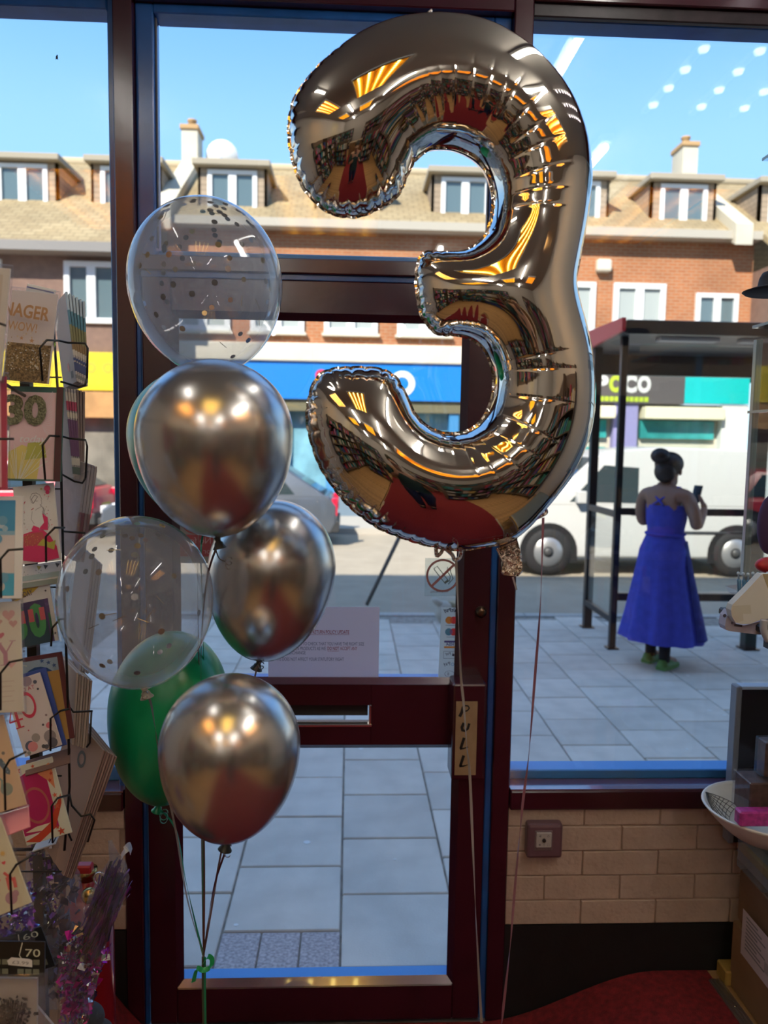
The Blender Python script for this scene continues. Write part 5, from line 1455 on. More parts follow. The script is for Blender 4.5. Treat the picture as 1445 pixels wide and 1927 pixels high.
# ---- nearer column at the picture's edge
NX = 1.12
card('plain white card in clear film at the top left edge', (-46, 500), (15, 505), (-60, 712), NX, (178, 172, 166), lambda p: p.rect(.0, .0, .80, .94, (168, 158, 148)), cover=True)
card('pink card with a crimson edge left of the 30 today card', (-60, 709), (11, 708), (-58, 922), NX, (150, 36, 66), lambda p: (p.rect(0, .02, .86, .99, (190, 140, 150)), p.rect(0, .96, .95, .99, (160, 60, 84))), cover=True)
def a_sky(p):
    p.rect(0, .03, .86, .96, (112, 146, 166)); p.rect(0, .66, .86, .96, (58, 122, 160)); p.rect(0, .03, .86, .24, (62, 138, 166)); p.rect(0, .25, .86, .62, (172, 166, 166))
    for i in range(26): p.disc(random.uniform(.05, .72), random.uniform(.1, .85), random.uniform(.04, .10), random.choice(((128, 152, 166), (176, 170, 168), (88, 132, 158), (150, 160, 168))))
card('blue cloudy sky card at the left edge', (-66, 934), (36, 934), (-62, 1127), NX, (196, 196, 206), a_sky)
def a_y(p):
    for q in ((.78, .88, .12, (178, 140, 138)), (.86, .80, .08, (172, 134, 132)), (.60, .82, .06, (170, 136, 132)), (.62, .70, .07, (168, 96, 108)), (.80, .44, .09, (186, 150, 146)), (.5, .40, .08, (190, 150, 140))): p.heart(*q)
    p.pen([(.58, .62), (.70, .53)], .08, (160, 118, 132)); p.pen([(.84, .64), (.70, .53)], .025, (160, 118, 132)); p.pen([(.70, .54), (.70, .43)], .08, (160, 118, 132)); p.pen([(.60, .43), (.80, .43)], .015, (160, 118, 132)); p.pen([(.50, .62), (.64, .63)], .015, (160, 118, 132)); p.pen([(.78, .645), (.90, .645)], .015, (160, 118, 132))
    for i in range(5): p.pen([(.55, .28-.045*i), (.85-.05*(i % 2), .285-.045*i)], .012, (172, 156, 148))
card('cream card with pink hearts and the letter Y', (-62, 1136), (38, 1131), (-56, 1345), NX, (190, 180, 168), a_y, cover=True)
def a_fish(p):
    p.poly([(.62, .42), (.74, .50), (.70, .56), (.60, .50)], (92, 106, 118)); p.poly([(.70, .52), (.78, .56), (.88, .40), (.86, .36), (.80, .38)], (86, 100, 112)); p.disc(.74, .22, .11, (128, 134, 122)); p.disc(.70, .74, .08, (176, 140, 80)); p.disc(.84, .60, .03, (110, 104, 98))
    p.pen([(.62, .40), (.70, .32), (.66, .24)], .03, (110, 130, 126))
    for i in range(4): p.disc(.80+.012*i, .50-.035*i, .008, (170, 180, 186), n=6)
card('tan card with grey spotted fish at the left edge', (-62, 1368), (41, 1338), (-54, 1545), NX, (186, 158, 128), a_fish, cover=True)
def a_pink(p):
    p.pen([(.70, .70), (.78, .70), (.76, .56), (.70, .48), (.64, .45)], .05, (178, 58, 84)); p.pen([(.58, .66), (.62, .58), (.72, .57)], .05, (178, 58, 84)); p.pen([(.60, .70), (.66, .68)], .06, (178, 58, 84))
    for x in (.58, .78, .87): p.pen([(x, .22), (x+.02, .42-(x-.58)*.3)], .05, (196, 92, 88))
    p.pen([(.78, .42), (.88, .30)], .04, (190, 84, 80)); p.pen([(.58, .34), (.70, .36)], .02, (190, 100, 92))
    p.star(.86, .62, .055, (206, 150, 84), 8); p.heart(.83, .52, .03, (196, 70, 74)); p.poly([(.62, .80), (.68, .84), (.72, .79), (.68, .79)], (190, 130, 128)); p.disc(.76, .13, .09, (160, 124, 132)); p.disc(.84, .16, .05, (160, 124, 132))
card('tan and pink card with red lettering at the lower left', (-66, 1575), (54, 1526), (-62, 1748), NX-.02, (212, 178, 152), a_pink, cover=True)
card('rose envelope behind the tan and pink card', (-60, 1556), (52, 1513), (-58, 1600), NX, (196, 120, 128), None, name='envelope', cat='envelope')
# ---- stacks seen edge-on in the rack's right-hand pockets
def stack(label, group, top, bot, Y, n, dx, length, th, base, bands=None, direc=(-.50, .866), back=None, dy=0, first_label=None, skew=0):
    d = Vector((direc[0], direc[1], 0)).normalized()
    for i in range(n):
        t = P(top[0]+dx*i, top[1]+dy*i, Y+.004*i); b = P(bot[0]+dx*i*(1-skew), bot[1]+dy*i*.5, Y+.004*i)
        v = (t-b); H = v.length; v.normalize(); nn = v.cross(d).normalized(); dd = nn.cross(v)
        Mx = Matrix.Identity(4)
        if nn.x < 0: nn = -nn
        for k in range(3): Mx[k][0], Mx[k][1], Mx[k][2], Mx[k][3] = dd[k], v[k], nn[k], b[k]
        last = i == 0
        e = empty('greeting_card', tuple(b), first_label if (last and first_label) else label+', '+('first', 'second', 'third', 'fourth', 'fifth', 'sixth')[i]+' from the left', 'card', None if (last and first_label) else group)
        MB().box((0, 0, -th/2), (length, H, th/2), X=Mx, ch=.0005).build('card', paper_col(base if not isinstance(base, list) else base[i % len(base)]), e)
        if bands:
            m = MB(); cs = []
            for z0, z1, c_ in bands:
                if c_ not in cs: cs.append(c_)
                m.box((-.0007, z0*H, -th/2-.0003), (.004, z1*H, th/2+.0005), cs.index(c_), X=Mx)
            m.build('printed_edge', [ink_of(c_) for c_ in cs], e)
        if last and back: back(e, Mx, length, H, th)
def back1(e, X, L, H, th):
    m = MB(); f = -th/2-.0006
    m.add([(x, y, f) for x, y in disc_poly(L*.42, H*.20, .0085, n=16)], [tuple(range(16))], 0, False, X); m.build('price_sticker', mat('orange_sticker', rgb(205, 85, 40), .5), e)
    m = MB()
    for k in range(9): m.add([(L*.14+.0025*k, H*.06, f), (L*.14+.0025*k+.0013, H*.06, f), (L*.14+.0025*k+.0013, H*.14, f), (L*.14+.0025*k, H*.14, f)], [(0, 1, 2, 3)], 0, False, X)
    m.build('barcode', mat('grey_barcode', (.05, .05, .05, 1), .6), e)
E_ = 1.44
bl = (70, 110, 126); ol = (112, 110, 76); br = (122, 98, 66); cr = (180, 172, 160); nv = (62, 72, 108)
stack('blue and olive edged card in the top side pocket', 'cards in the top side pocket', (125, 549), (146, 718), E_, 6, 6.5, .13, .0030, (168, 160, 156), [(.80, 1, (150, 164, 172)), (.64, .80, bl), (.46, .64, ol), (.36, .46, br), (.30, .36, cr), (.24, .27, nv), (.12, .22, nv), (.04, .08, (110, 110, 110))], dy=3.5, skew=.45, back=back1, first_label='white card back with an orange price dot in the top side pocket')
stack('crimson and violet edged card in the second side pocket', 'cards in the second side pocket', (124, 730), (140, 902), E_, 4, 5.5, .13, .0028, (160, 152, 150), [(.86, .96, cr), (.76, .86, (150, 60, 84)), (.68, .74, cr), (.26, .66, (92, 62, 92)), (.16, .24, cr), (.06, .14, (90, 100, 96))], dy=1, skew=.4, first_label='grey card back in the second side pocket')
stack('plain dark edged card in the second side pocket', 'plain cards in the second side pocket', (146, 733), (151, 904), E_+.02, 3, 6, .13, .0026, (150, 138, 132), [(.0, 1, (112, 96, 92))], dy=2, skew=.5)
stack('crimson edged card leaning from the third side pocket', 'cards in the third side pocket', (163, 872), (139, 1055), E_, 4, 6, .15, .004, (168, 158, 160), [(.0, .97, (176, 168, 170)), (.02, .5, (150, 66, 88))], dy=2, skew=.1, direc=(-.62, .78))
stack('white backed card seen through the lower clear balloon', 'cards behind the lower clear balloon', (176, 1050), (150, 1262), E_+.05, 4, 5, .14, .004, (170, 166, 172), dy=4)
stack('cream edged card in the fourth side pocket', 'cards in the fourth side pocket', (146, 1266), (138, 1402), E_, 6, 5.2, .13, .004, [(172, 160, 146), (150, 136, 124)], dy=3, skew=.1, direc=(-.56, .82))
stack('brown edged card fanned in the bottom side pocket', 'cards in the bottom side pocket', (196, 1412), (120, 1648), E_, 6, 4.6, .15, .0035, [(150, 128, 116), (128, 106, 96)], dy=2.5, skew=.3, direc=(-.70, .72), first_label='white card back with a grey ring emblem in the bottom side pocket',
      back=lambda e, X, L, H, th: (lambda m: (ring(m, X, L*.42, H*.80, .010, .0165, 0, -th/2-.0006, 24), m.build('emblem', mat('grey_emblem', (.18, .19, .18, 1), .6), e)))(MB()))
# crumpled clear film round the third pocket's cards
def film(name, pxs, Y, label, seed, amp=.006, parent=None):
    rnd = np.random.RandomState(seed); n = len(pxs)
    P2 = [Vector(p) for p in pxs]; ed = [(i, (i+1) % n) for i in range(n)]
    xs_, ys_ = [p[0] for p in pxs], [p[1] for p in pxs]
    for i in range(6):
        for j in range(14): P2.append(Vector((min(xs_)+(max(xs_)-min(xs_))*(i+rnd.rand())/6, min(ys_)+(max(ys_)-min(ys_))*(j+rnd.rand())/14)))
    r = delaunay_2d_cdt(P2, ed, [], 1, 1e-5)
    return MB().add([P(v.x, v.y, Y+rnd.uniform(-amp, amp)) for v in r[0]], [tuple(f) for f in r[2]], 0, True).build(name, cello, parent, label)
cello = glass_mat('cellophane', tint=(.93, .93, .95, 1), ior=1.55, rough=.03, veil=.10, veil_edge=.2, veil_col=(.75, .75, .80, 1))
fe = empty('film_wrapper', tuple(P(140, 980, E_)), 'crumpled clear film wrapper on the cards of the third side pocket', 'wrapper')
film('film', [(120, 905), (168, 885), (160, 930), (150, 1000), (132, 1062), (122, 1055)], E_-.02, None, 3, .010, fe)
# ---- the rack itself
rk = empty('card_rack', tuple(P(75, 1600, 1.5)[:2])+(0,), 'black wire card rack holding the greeting cards', 'rack')
q = P(73, 1600, 1.50)
MB().box((q.x-.009, q.y-.009, 0), (q.x+.009, q.y+.009, 1.74)).build('pole', black_wire, rk)
MB().lathe([(.24, 0), (.24, .012), (.02, .03)], 32, X=T(q.x-.06, q.y, 0)).build('base', black_wire, rk)
MB().tube([P(98, 575, 1.385), P(113, 800, 1.385), P(119, 1060, 1.385), P(128, 1330, 1.385), P(131, 1480, 1.385), P(121, 1600, 1.385)], .0024, 8).build('upright', black_wire, rk)
def wire(pxs, Y, r=.0019):
    Ys = Y if isinstance(Y, (list, tuple)) else [Y]*len(pxs)
    MB().tube([P(a, b, y_) for (a, b), y_ in zip(pxs, Ys)], r, 8).build('pocket_wire', black_wire, rk)
yb = 1.335
for pts in ([(80, 717), (75, 655), (88, 640), (110, 641)], [(85, 903), (80, 838), (93, 820), (116, 821)], [(87, 1058), (86, 1010), (103, 993), (121, 993)], [(96, 1216), (98, 1182), (112, 1166), (122, 1164)], [(95, 1413), (95, 1352), (113, 1338), (129, 1334)], [(99, 1586), (97, 1517), (108, 1502), (130, 1496)]):
    wire(pts, [yb, yb, yb, yb+.04])
for pts in ([(110, 641), (128, 645), (160, 646), (165, 655), (164, 712)], [(114, 718), (148, 728), (160, 725), (164, 712)], [(116, 821), (130, 825), (161, 828), (164, 840), (161, 900)], [(117, 893), (140, 906), (155, 909), (161, 900)], [(119, 1000), (160, 1003)],
            [(127, 1325), (138, 1340), (174, 1338)], [(172, 1340), (169, 1398), (163, 1406)], [(130, 1490), (135, 1516), (153, 1536), (170, 1532), (178, 1543), (165, 1584)], [(126, 1562), (135, 1582)]):
    wire(pts, 1.405)
ya = 1.075
for pts in ([(2, 1125), (1, 1052), (16, 1035), (44, 1033)], [(1, 1336), (1, 1267), (18, 1246), (43, 1241)], [(10, 1524), (8, 1447), (18, 1430), (49, 1415)], [(22, 1720), (19, 1645), (31, 1627), (56, 1612)], [(-20, 606), (0, 609), (11, 613)], [(-20, 826), (26, 826)]):
    wire(pts, ya, .0017)
wire([(56, 1612), (70, 1605)], [ya, 1.45], .0017)
wire([(-30, 480), (-30, 1760)], ya+.06, .003); wire([(-30, 1600), (70, 1598)], [ya+.06, 1.49], .003); wire([(-30, 700), (73, 760)], [ya+.06, 1.49], .003)
for y in (520, 730, 915, 1100, 1270, 1450): wire([(-10, y+190 if y > 0 else y), (116, y+190)], [1.40, 1.40], .0015)

# ---- hanging party packs, fire extinguisher and oddments under the rack
purple = mat('purple_foil', (.26, .07, .48, 1), .25, metal=.55); magenta = mat('magenta_foil', (.70, .02, .48, 1), .22, metal=.55); sil_f = mat('bright_silver_foil', (.75, .72, .74, 1), .12, metal=1)
def tinsel(parent, pxpoly, Y, n, seed, mats_, dep=.02, size=.007, axis=None):
    rnd = random.Random(seed); m = MB()
    xs_, ys_ = [p[0] for p in pxpoly], [p[1] for p in pxpoly]
    def inside(x, y):
        r = False
        for i in range(len(pxpoly)):
            (xa, ya_), (xb, yb_) = pxpoly[i], pxpoly[i-1]
            if (ya_ > y) != (yb_ > y) and x < (xb-xa)*(y-ya_)/(yb_-ya_)+xa: r = not r
        return r
    k = 0
    while k < n:
        x, y = rnd.uniform(min(xs_), max(xs_)), rnd.uniform(min(ys_), max(ys_))
        if not inside(x, y): continue
        k += 1; c_ = P(x, y, Y+rnd.uniform(-dep, dep))
        R_ = rot('X', rnd.uniform(0, 360)) @ rot('Y', rnd.uniform(0, 360)) @ rot('Z', rnd.uniform(0, 360))
        a = rnd.uniform(.4, 1.3)*size; b = a*rnd.uniform(.25, .8)
        if axis:
            R_ = rot('Y', math.degrees(math.atan2(axis[1], axis[0]))+rnd.gauss(0, 7)) @ rot('X', rnd.uniform(0, 360)); a *= 4.5; b = size*rnd.uniform(.2, .55)
        m.add([(-a, -b, 0), (a, -b, .001), (a*.8, b, -.001), (-a, b, .001)], [(0, 1, 2, 3)], rnd.randrange(len(mats_)), False, T(*c_) @ R_)
    props(m.build('tinsel', mats_, parent), kind='stuff')
def bag(label, pxpoly, Y, seed, name='foil_pack', thick=.03, amp=.005):
    e = empty(name, tuple(P(*pxpoly[0], Y)), label, 'party pack')
    for k, yy in enumerate((Y-thick, Y+thick)): film('clear_bag', pxpoly, yy, None, seed+k, amp, e)
    return e
poly = [(52, 1560), (84, 1550), (150, 1640), (170, 1760), (152, 1900), (60, 1900), (44, 1700)]
e = bag('clear pack of purple and silver foil shapes hanging under the card rack', poly, 1.50, 30)
tinsel(e, [(54, 1590), (100, 1590), (112, 1700), (100, 1745), (56, 1745)], 1.50, 190, 2, [purple, sil_f, sil_f, MATS['purple_foil']], size=.005)
tinsel(e, [(70, 1600), (140, 1650), (160, 1760), (140, 1880), (80, 1880)], 1.52, 160, 3, [mat('dark_plum_foil', (.035, .008, .05, 1), .3, metal=.6)], size=.014)
poly = [(0, 1690), (60, 1660), (66, 1775), (0, 1790), (-40, 1790), (-40, 1700)]
e = bag('clear pack of deep purple tinsel at the lower left edge', poly, 1.22, 33)
tinsel(e, poly, 1.22, 240, 4, [purple, mat('deep_violet_foil', (.09, .02, .27, 1), .28, metal=.5), sil_f, purple], size=.008)
poly = [(203, 1582), (210, 1580), (222, 1604), (236, 1620), (244, 1650), (232, 1700), (205, 1760), (190, 1820), (165, 1927), (108, 1935), (110, 1800), (145, 1760), (165, 1690), (190, 1640), (206, 1618)]
e = bag('tall clear bag of violet and magenta tinsel standing before the extinguisher', poly, 1.46, 36, thick=.026, amp=.006)
film('bag_top', [(203, 1582), (212, 1588), (222, 1606), (238, 1624), (243, 1650), (225, 1672), (206, 1640)], 1.44, None, 40, .012, e)
MB().ribbon(spline([P(228, 1612, 1.44), P(236, 1600, 1.43), P(243, 1592, 1.44), (P(247, 1603, 1.45))], 5), .014, (0, .6, .8)).build('paper_tag', mat('pale_tag', (.66, .66, .72, 1), .5), e)
for pl_, mm, sd_, nn in (([(203, 1640), (222, 1660), (232, 1690), (190, 1790), (150, 1800), (172, 1700)], [MATS['deep_violet_foil'], purple, MATS['deep_violet_foil'], mat('slate_blue_film', (.05, .05, .13, 1), .25, metal=.5)], 5, 420),
                         ([(112, 1800), (140, 1770), (165, 1760), (200, 1790), (185, 1850), (160, 1927), (112, 1927)], [magenta, magenta, sil_f, purple, MATS['dark_plum_foil']], 6, 520),
                         ([(195, 1790), (206, 1780), (205, 1800), (175, 1830), (150, 1820)], [magenta, magenta, sil_f], 7, 60), ([(128, 1752), (160, 1748), (164, 1790), (124, 1800)], [sil_f, sil_f, magenta], 8, 60)):
    tinsel(e, pl_, 1.46, nn, sd_, mm, size=.0075, axis=(-60, 150) if sd_ == 5 else None)
def pack(label, num, hd, body, Y, seed, price, ny=.58, nh=.22):
    TL, TR, BL = hd
    A, B, C = P(*TL, Y), P(*TR, Y), P(*BL, Y); X, W, H = frame3(A, B, C)
    e = empty('centrepiece_pack', tuple(C), label, 'party pack')
    MB().box((0, 0, -.001), (W, H, .001), X=X).build('header_card', mat('black_header', (.012, .012, .011, 1), .4), e)
    p = Print(X, W, H); p.k = 20
    p.text(num, .74, ny, .20, (175, 178, 160), h=nh); p.pen([(.70, .98), (.66, .62), (.70, .5)], .012, (190, 196, 170)); p.pen([(.30, .98), (.28, .80), (.10, .62)], .012, (150, 155, 135))
    for y in (.36, .10):
        for i in range(11):
            if i in (3, 7): continue
            p.rect(-.2+.105*i, y, -.2+.105*i+.085, y+.15, (96, 98, 84))
    p.poly([(x_, y_+(ny-.58)*.8) for x_, y_ in ((.52, .36), (.84, .30), (.84, .50), (.80, .54), (.56, .58), (.50, .48))], (188, 184, 182)); p.text(price, .57, .40+(ny-.58)*.8, .22, (110, 105, 105), h=.09, rotz=-.08)
    p.done(e)
    A, B, C = P(*body[0], Y+.01), P(*body[1], Y+.01), P(*body[2], Y+.01); X, W, H = frame3(A, B, C)
    MB().box((0, 0, -.004), (W, H, .001), X=X).build('backing', paper_col((150, 142, 134)), e)
    m = MB(); rnd = random.Random(seed)
    for i in range(130):
        a = rnd.gauss(0, .42); r = rnd.uniform(.3, .9); c_ = Vector((W*.62+math.sin(a)*r*H*.55, H*.25+math.cos(a)*r*H*.62, .004))
        if not (0 < c_.x < W): continue
        R_ = T(*c_) @ rot('Z', rnd.uniform(0, 360)); s = rnd.uniform(.002, .0045)
        m.add([(-s, -s*.5, 0), (s, -s*.4, .001), (s*.8, s*.6, 0), (-s*.6, s*.7, .001)], [(0, 1, 2, 3)], i % 2, False, X @ R_)
    for i in range(26):
        a = rnd.gauss(0, .3); stroke(m, X, [(W*.62, H*.05), (W*.62+math.sin(a)*H*.5, H*.25+math.cos(a)*H*.5)], .0012, 0, .0035)
    m.prism([(W*.5, 0), (W*.76, 0), (W*.72, H*.35), (W*.54, H*.35)], .001, .006, 0, X=X)
    props(m.build('foil_spray', [black_m, mat('dark_silver_foil', (.2, .2, .2, 1), .3, metal=1)], e), kind='stuff')
    film('clear_bag', [(TL[0], BL[1]), (TR[0], BL[1]-6), (body[1][0]+2, 1945), (TL[0], 1945)], Y-.012, None, seed, .003, e)
pack('black and white centrepiece pack marked 60 under the rack', '60', ((-40, 1782), (103, 1739), (-38, 1860)), ((40, 1850), (110, 1800), (40, 1990)), 1.20, 50, '£3.99', .80, .14)
pack('black and white centrepiece pack marked 70 nearest the lower left corner', '70', ((-50, 1770), (90, 1772), (-55, 1836)), ((-50, 1840), (80, 1842), (-60, 1990)), 1.12, 51, '£3.99')
# fire extinguisher
ex = P(168, 1890, 1.84); exz = 0.0
er = mat('extinguisher_red', (.30, .008, .012, 1), .25, coat=.4)
x0, y0 = ex.x-.005, 1.86
xe = empty('fire_extinguisher', (x0, y0, 0), 'red fire extinguisher standing on the wood floor left of the door', 'fire extinguisher')
MB().lathe([(.056, .0), (.060, .006), (.061, .02), (.061, .345), (.058, .375), (.048, .398), (.034, .410), (.022, .416), (.020, .438)], 40, X=T(x0, y0, .004)).build('cylinder', er, xe)
brass = mat('brass', (.50, .38, .16, 1), .25, metal=1)
MB().lathe([(.018, .436), (.018, .452), (.024, .455), (.024, .467), (.012, .470)], 20, X=T(x0, y0, .004)).build('valve', brass, xe)
MB().box((x0-.055, y0-.028, .470), (x0+.018, y0-.002, .492), ch=.004).box((x0-.055, y0-.028, .448), (x0-.046, y0-.002, .474), ch=.002).build('carry_handle', mat('red_lever', (.45, .02, .03, 1), .35), xe)
MB().tube(spline([(x0-.05, y0-.03, .463), (x0-.042, y0-.05, .433), (x0-.05, y0-.06, .39)], 6), .007, 8).build('hose', mat('red_brown_hose', (.12, .02, .02, 1), .4), xe)
MB().lathe([(.004, 0), (.016, .010), (.019, .022), (.012, .03)], 18, X=T(x0+.025, y0-.045, .433) @ rot('X', 70)).build('gauge', brass, xe)
MB().tube([(x0+.045+math.cos(t)*.014, y0-.045, .470+math.sin(t)*.016) for t in [i*math.pi/8 for i in range(16)]], .0022, 6, closed=True).build('pin_ring', chrome, xe)
ws = empty('wire_stand', tuple(P(207, 1890, 1.9)), 'black wire stand behind the red fire extinguisher', 'stand')
MB().tube(spline([P(200, 1750, 1.95), P(203, 1850, 1.95), P(199, 1893, 1.95), P(186, 1899, 1.95)], 6), .0028, 8).build('leg', black_wire, ws)
MB().tube(spline([P(211, 1742, 1.95), P(212, 1885, 1.95), P(206, 1892, 1.95), P(203, 1850, 1.95)], 6), .0028, 8).build('leg', black_wire, ws)
gcl = mat('dark_grey_felt', (.065, .07, .078, 1), .9, bump=.3)
for (px, py, r, lab) in ((163, 1893, .038, 'rounded dark grey lump on the floor beside the tinsel bag'), (184, 1922, .034, 'rounded dark grey lump lowest in front of the extinguisher')):
    c_ = P(px, py, 1.62)
    gx_ = empty('rounded_weight', tuple(c_), lab, 'weight')
    zb_ = max(c_.z-.03, r*.9+.001)
    MB().ball((c_.x, c_.y, zb_), (r, r*.9, r*.9), n=20, k=12).build('body', gcl, gx_)
    MB().lathe([(.006, 0), (.006, .004), (.003, .006)], 10, X=T(c_.x+.012, c_.y-r*.85, zb_+.01) @ rot('X', 90)).build('eyelet', black_m, gx_)
# fly on the left window
fp = P(107, 108, YF+.060)
m = MB().ball((fp.x, fp.y, fp.z), (.003, .002, .0045), n=10, k=6).ball((fp.x+.001, fp.y, fp.z+.005), .0018, n=8, k=5)
for s in (-1, 1): m.add([(fp.x, fp.y-.001, fp.z+.002), (fp.x+s*.004, fp.y-.0005, fp.z-.006), (fp.x+s*.001, fp.y-.001, fp.z-.005)], [(0, 1, 2)])
m.build('fly', black_m, label='small dark fly resting high on the left window glass', cat='fly')
# ================================================================== display at right
sg = glass_mat('shelf_glass', tint=(.84, .88, .89, 1), ior=1.3)
gedge = mat('glass_edge', (.30, .42, .46, 1), .2, spec=.8)
gu = empty('glass_display', (1.30, 1.8, 0), 'glass shelf unit standing at the right edge before the window', 'shelf unit')
c0 = P(1403, 900, 2.0); XG = c0.x
for py in (302, 618, 778):
    zc = P(1400, py, 2.0).z
    s_ = MB().box((XG-.005, 1.45, zc), (XG+.42, 2.0, zc+.007)).build('glass_shelf', sg, gu)
    MB().box((XG-.006, 1.45, zc), (XG-.0045, 2.0, zc+.007)).build('polished_edge', gedge, s_)
MB().box((XG+.001, 1.40, P(1395, 1082, 2.0).z), (XG+.008, 1.99, P(1400, 640, 2.0).z)).build('glass_side', sg, gu)
MB().box((XG+.0, 1.985, P(1395, 1082, 2.0).z), (XG+.017, 2.0, P(1400, 640, 2.0).z)).build('polished_edge', gedge, gu)
# deck, cartons
DZ = P(1400, 1583, 2.05).z
dk0 = P(1402, 1583, 2.05).x
deck = empty('display_deck', (dk0+.4, 1.5, 0), 'yellow wood edged display deck under the spider web bowl', 'deck')
MB().box((dk0, .75, DZ-.055), (dk0+.9, 2.07, DZ-.008)).build('deck_board', mat('deck_grey', (.3, .27, .22, 1), .6), deck)
MB().box((dk0-.014, .75, DZ-.03), (dk0, 2.07, DZ-.004), ch=.003).build('wood_lipping', wood_yel, deck)
MB().box((dk0-.010, .75, DZ-.062), (dk0, 2.07, DZ-.0305), ch=.002).build('grey_lipping', mat('grey_pink_edge', (.32, .25, .22, 1), .7), deck)
MB().box((dk0+.03, .75, DZ-.008), (dk0+.9, 2.06, DZ-.002)).build('glass_top', sg, deck)
for x in (dk0+.05, dk0+.8): MB().box((x, .8, 0), (x+.04, .84, DZ-.055)).build('leg', wood_yel, deck)
card_m = mat('corrugated_card', (.215, .125, .07, 1), .85, noise=.08, nscale=12)
card_l = mat('corrugated_card_light', (.30, .175, .09, 1), .85, noise=.08, nscale=12)
f0 = P(1382, 1736, 2.03); bx = f0.x
c1 = MB().box((bx+.012, 1.25, f0.z+.008), (bx+.46, 2.04, DZ-.075), ch=.003).build('cardboard_box', card_m, label='plain brown cardboard box on top of the labelled box', cat='box')
cb = empty('cardboard_box', (bx+.2, 1.5, 0), 'brown cardboard box with a white label on the floor at right', 'box')
MB().box((bx, 1.30, .002), (bx+.46, 2.04, f0.z+.002), ch=.003).build('carton', card_l, cb)
MB().box((bx-.0015, 1.33, f0.z-.035), (bx+.0, 2.03, f0.z+.004)).build('closing_flap', card_l, cb)
X = Matrix(((0, 0, -1, bx-.0017), (-1, 0, 0, 1.985), (0, 1, 0, .135), (0, 0, 0, 1)))
m = MB().box((0, 0, 0), (.21, .13, .0006), X=X); lb = m.build('shipping_label', paper_col((168, 160, 164)), cb)
m = MB()
for i in range(9): flat(m, [(.02, .115-.011*i), (.08+.02*(i % 3), .115-.011*i), (.08+.02*(i % 3), .120-.011*i), (.02, .120-.011*i)], X, 0, .001)
for i in range(14): flat(m, [(.12+.005*i, .03), (.1225+.005*i, .03), (.1225+.005*i, .06), (.12+.005*i, .06)], X, 0, .001)
m.build('label_print', mat('label_grey', (.28, .27, .29, 1), .7), lb)
# white bowl with a spider web pattern, its contents
bc = Vector((P(1445, 1500, 1.86).x, 1.86, 0)); bz = DZ+.108
BR, BH = .158, .085
bowl = empty('bowl', (bc.x, bc.y, bz), 'white bowl with a black spider web pattern at the right', 'bowl')
tilt = rot('Y', 0)
XB = T(bc.x, bc.y, bz) @ tilt
outp = [(.004, 0), (.05, 0)]+[(.05+(BR-.05)*(t)**.62, BH*t) for t in [i/12 for i in range(1, 13)]]
inp = [(max(.004, r-.005), z+.003 if r > .05 else .006) for r, z in outp]
m = MB().lathe(outp+[(BR-.001, BH+.002)]+inp[::-1], 56, X=XB)
m.build('bowl_shell', mat('white_glaze', (.82, .82, .77, 1), .25, noise=.06, nscale=12), bowl)
m = MB()
def onin(a, t): r = .05+(BR-.05)*t**.62-.0062; return XB @ Vector((math.cos(a)*r, math.sin(a)*r, BH*t+.003))
for k0 in (2.5, 1.0):
    for k in range(9):
        a = k0-.75+1.5*k/8
        MB.tube(m, [onin(k0, .97)*.999+onin(a, .94)*.001]+[onin(k0+(a-k0)*q, .97-.75*q*(1-.35*abs(a-k0))) for q in (.25, .5, .75, 1)], .0008, 4)
    for j in range(1, 9):
        q = j/8
        m.tube([onin(k0+(-.75+1.5*k/16)*q, .97-.75*q*(1-.35*abs(-.75+1.5*k/16))) for k in range(17)], .0006, 4)
props(m.build('web_pattern', mat('web_black', (.05, .055, .05, 1), .5), bowl), kind='stuff')
def clear_box(name, label, a, b, fill, fz):
    e = empty(name, tuple(a), label, 'box')
    MB().box(a, b, ch=.002).build('clear_box', glass_mat('clear_plastic', tint=(.93, .93, .95, 1), ior=1.32, veil=.02, veil_edge=.08), e)
    MB().box((a[0]+.004, a[1]+.004, a[2]+.003), (b[0]-.004, b[1]-.004, a[2]+(b[2]-a[2])*fz), ch=.003).build('contents', fill, e)
brw = mat('dark_brown_contents', (.10, .055, .04, 1), .6, noise=.4, nscale=60)
b0 = P(1404, 1543, 1.50)
zb_ = bz+.030
MB().box((P(1393, 1540, 1.75).x, 1.75, P(1393, 1557, 1.75).z), (P(1393, 1540, 1.75).x+.13, 1.782, P(1393, 1529, 1.75).z), ch=.004).build('pink_packet', mat('hot_pink_wrap', (.50, .05, .30, 1), .3, noise=.4, nscale=60), label='hot pink wrapped packet inside the spider web bowl', cat='packet')
q0 = P(1402, 1472, 1.79); q1 = P(1405, 1543, 1.79)
clear_box('clear_box', 'small clear plastic box of dark contents resting in the bowl', (q1.x, 1.785, max(q1.z, bz+.04)), (q1.x+.10, 1.87, q0.z), brw, .97)
clear_box('clear_box', 'taller clear box of dark contents stacked on the box in the bowl', (P(1437, 1400, 1.81).x, 1.80, q0.z+.002), (P(1437, 1400, 1.81).x+.06, 1.85, P(1437, 1395, 1.81).z), brw, .98)
yq = P(1395, 1500, 1.88)
MB().box((-.011, -.002, 0), (.011, .002, .040), X=T(yq.x+.006, 1.89, P(1395, 1528, 1.89).z) @ rot('X', -8), ch=.0008).build('yellow_tag', mat('pale_yellow_card', (.62, .55, .22, 1), .6), label='pale yellow tag standing in the spider web bowl', cat='tag')
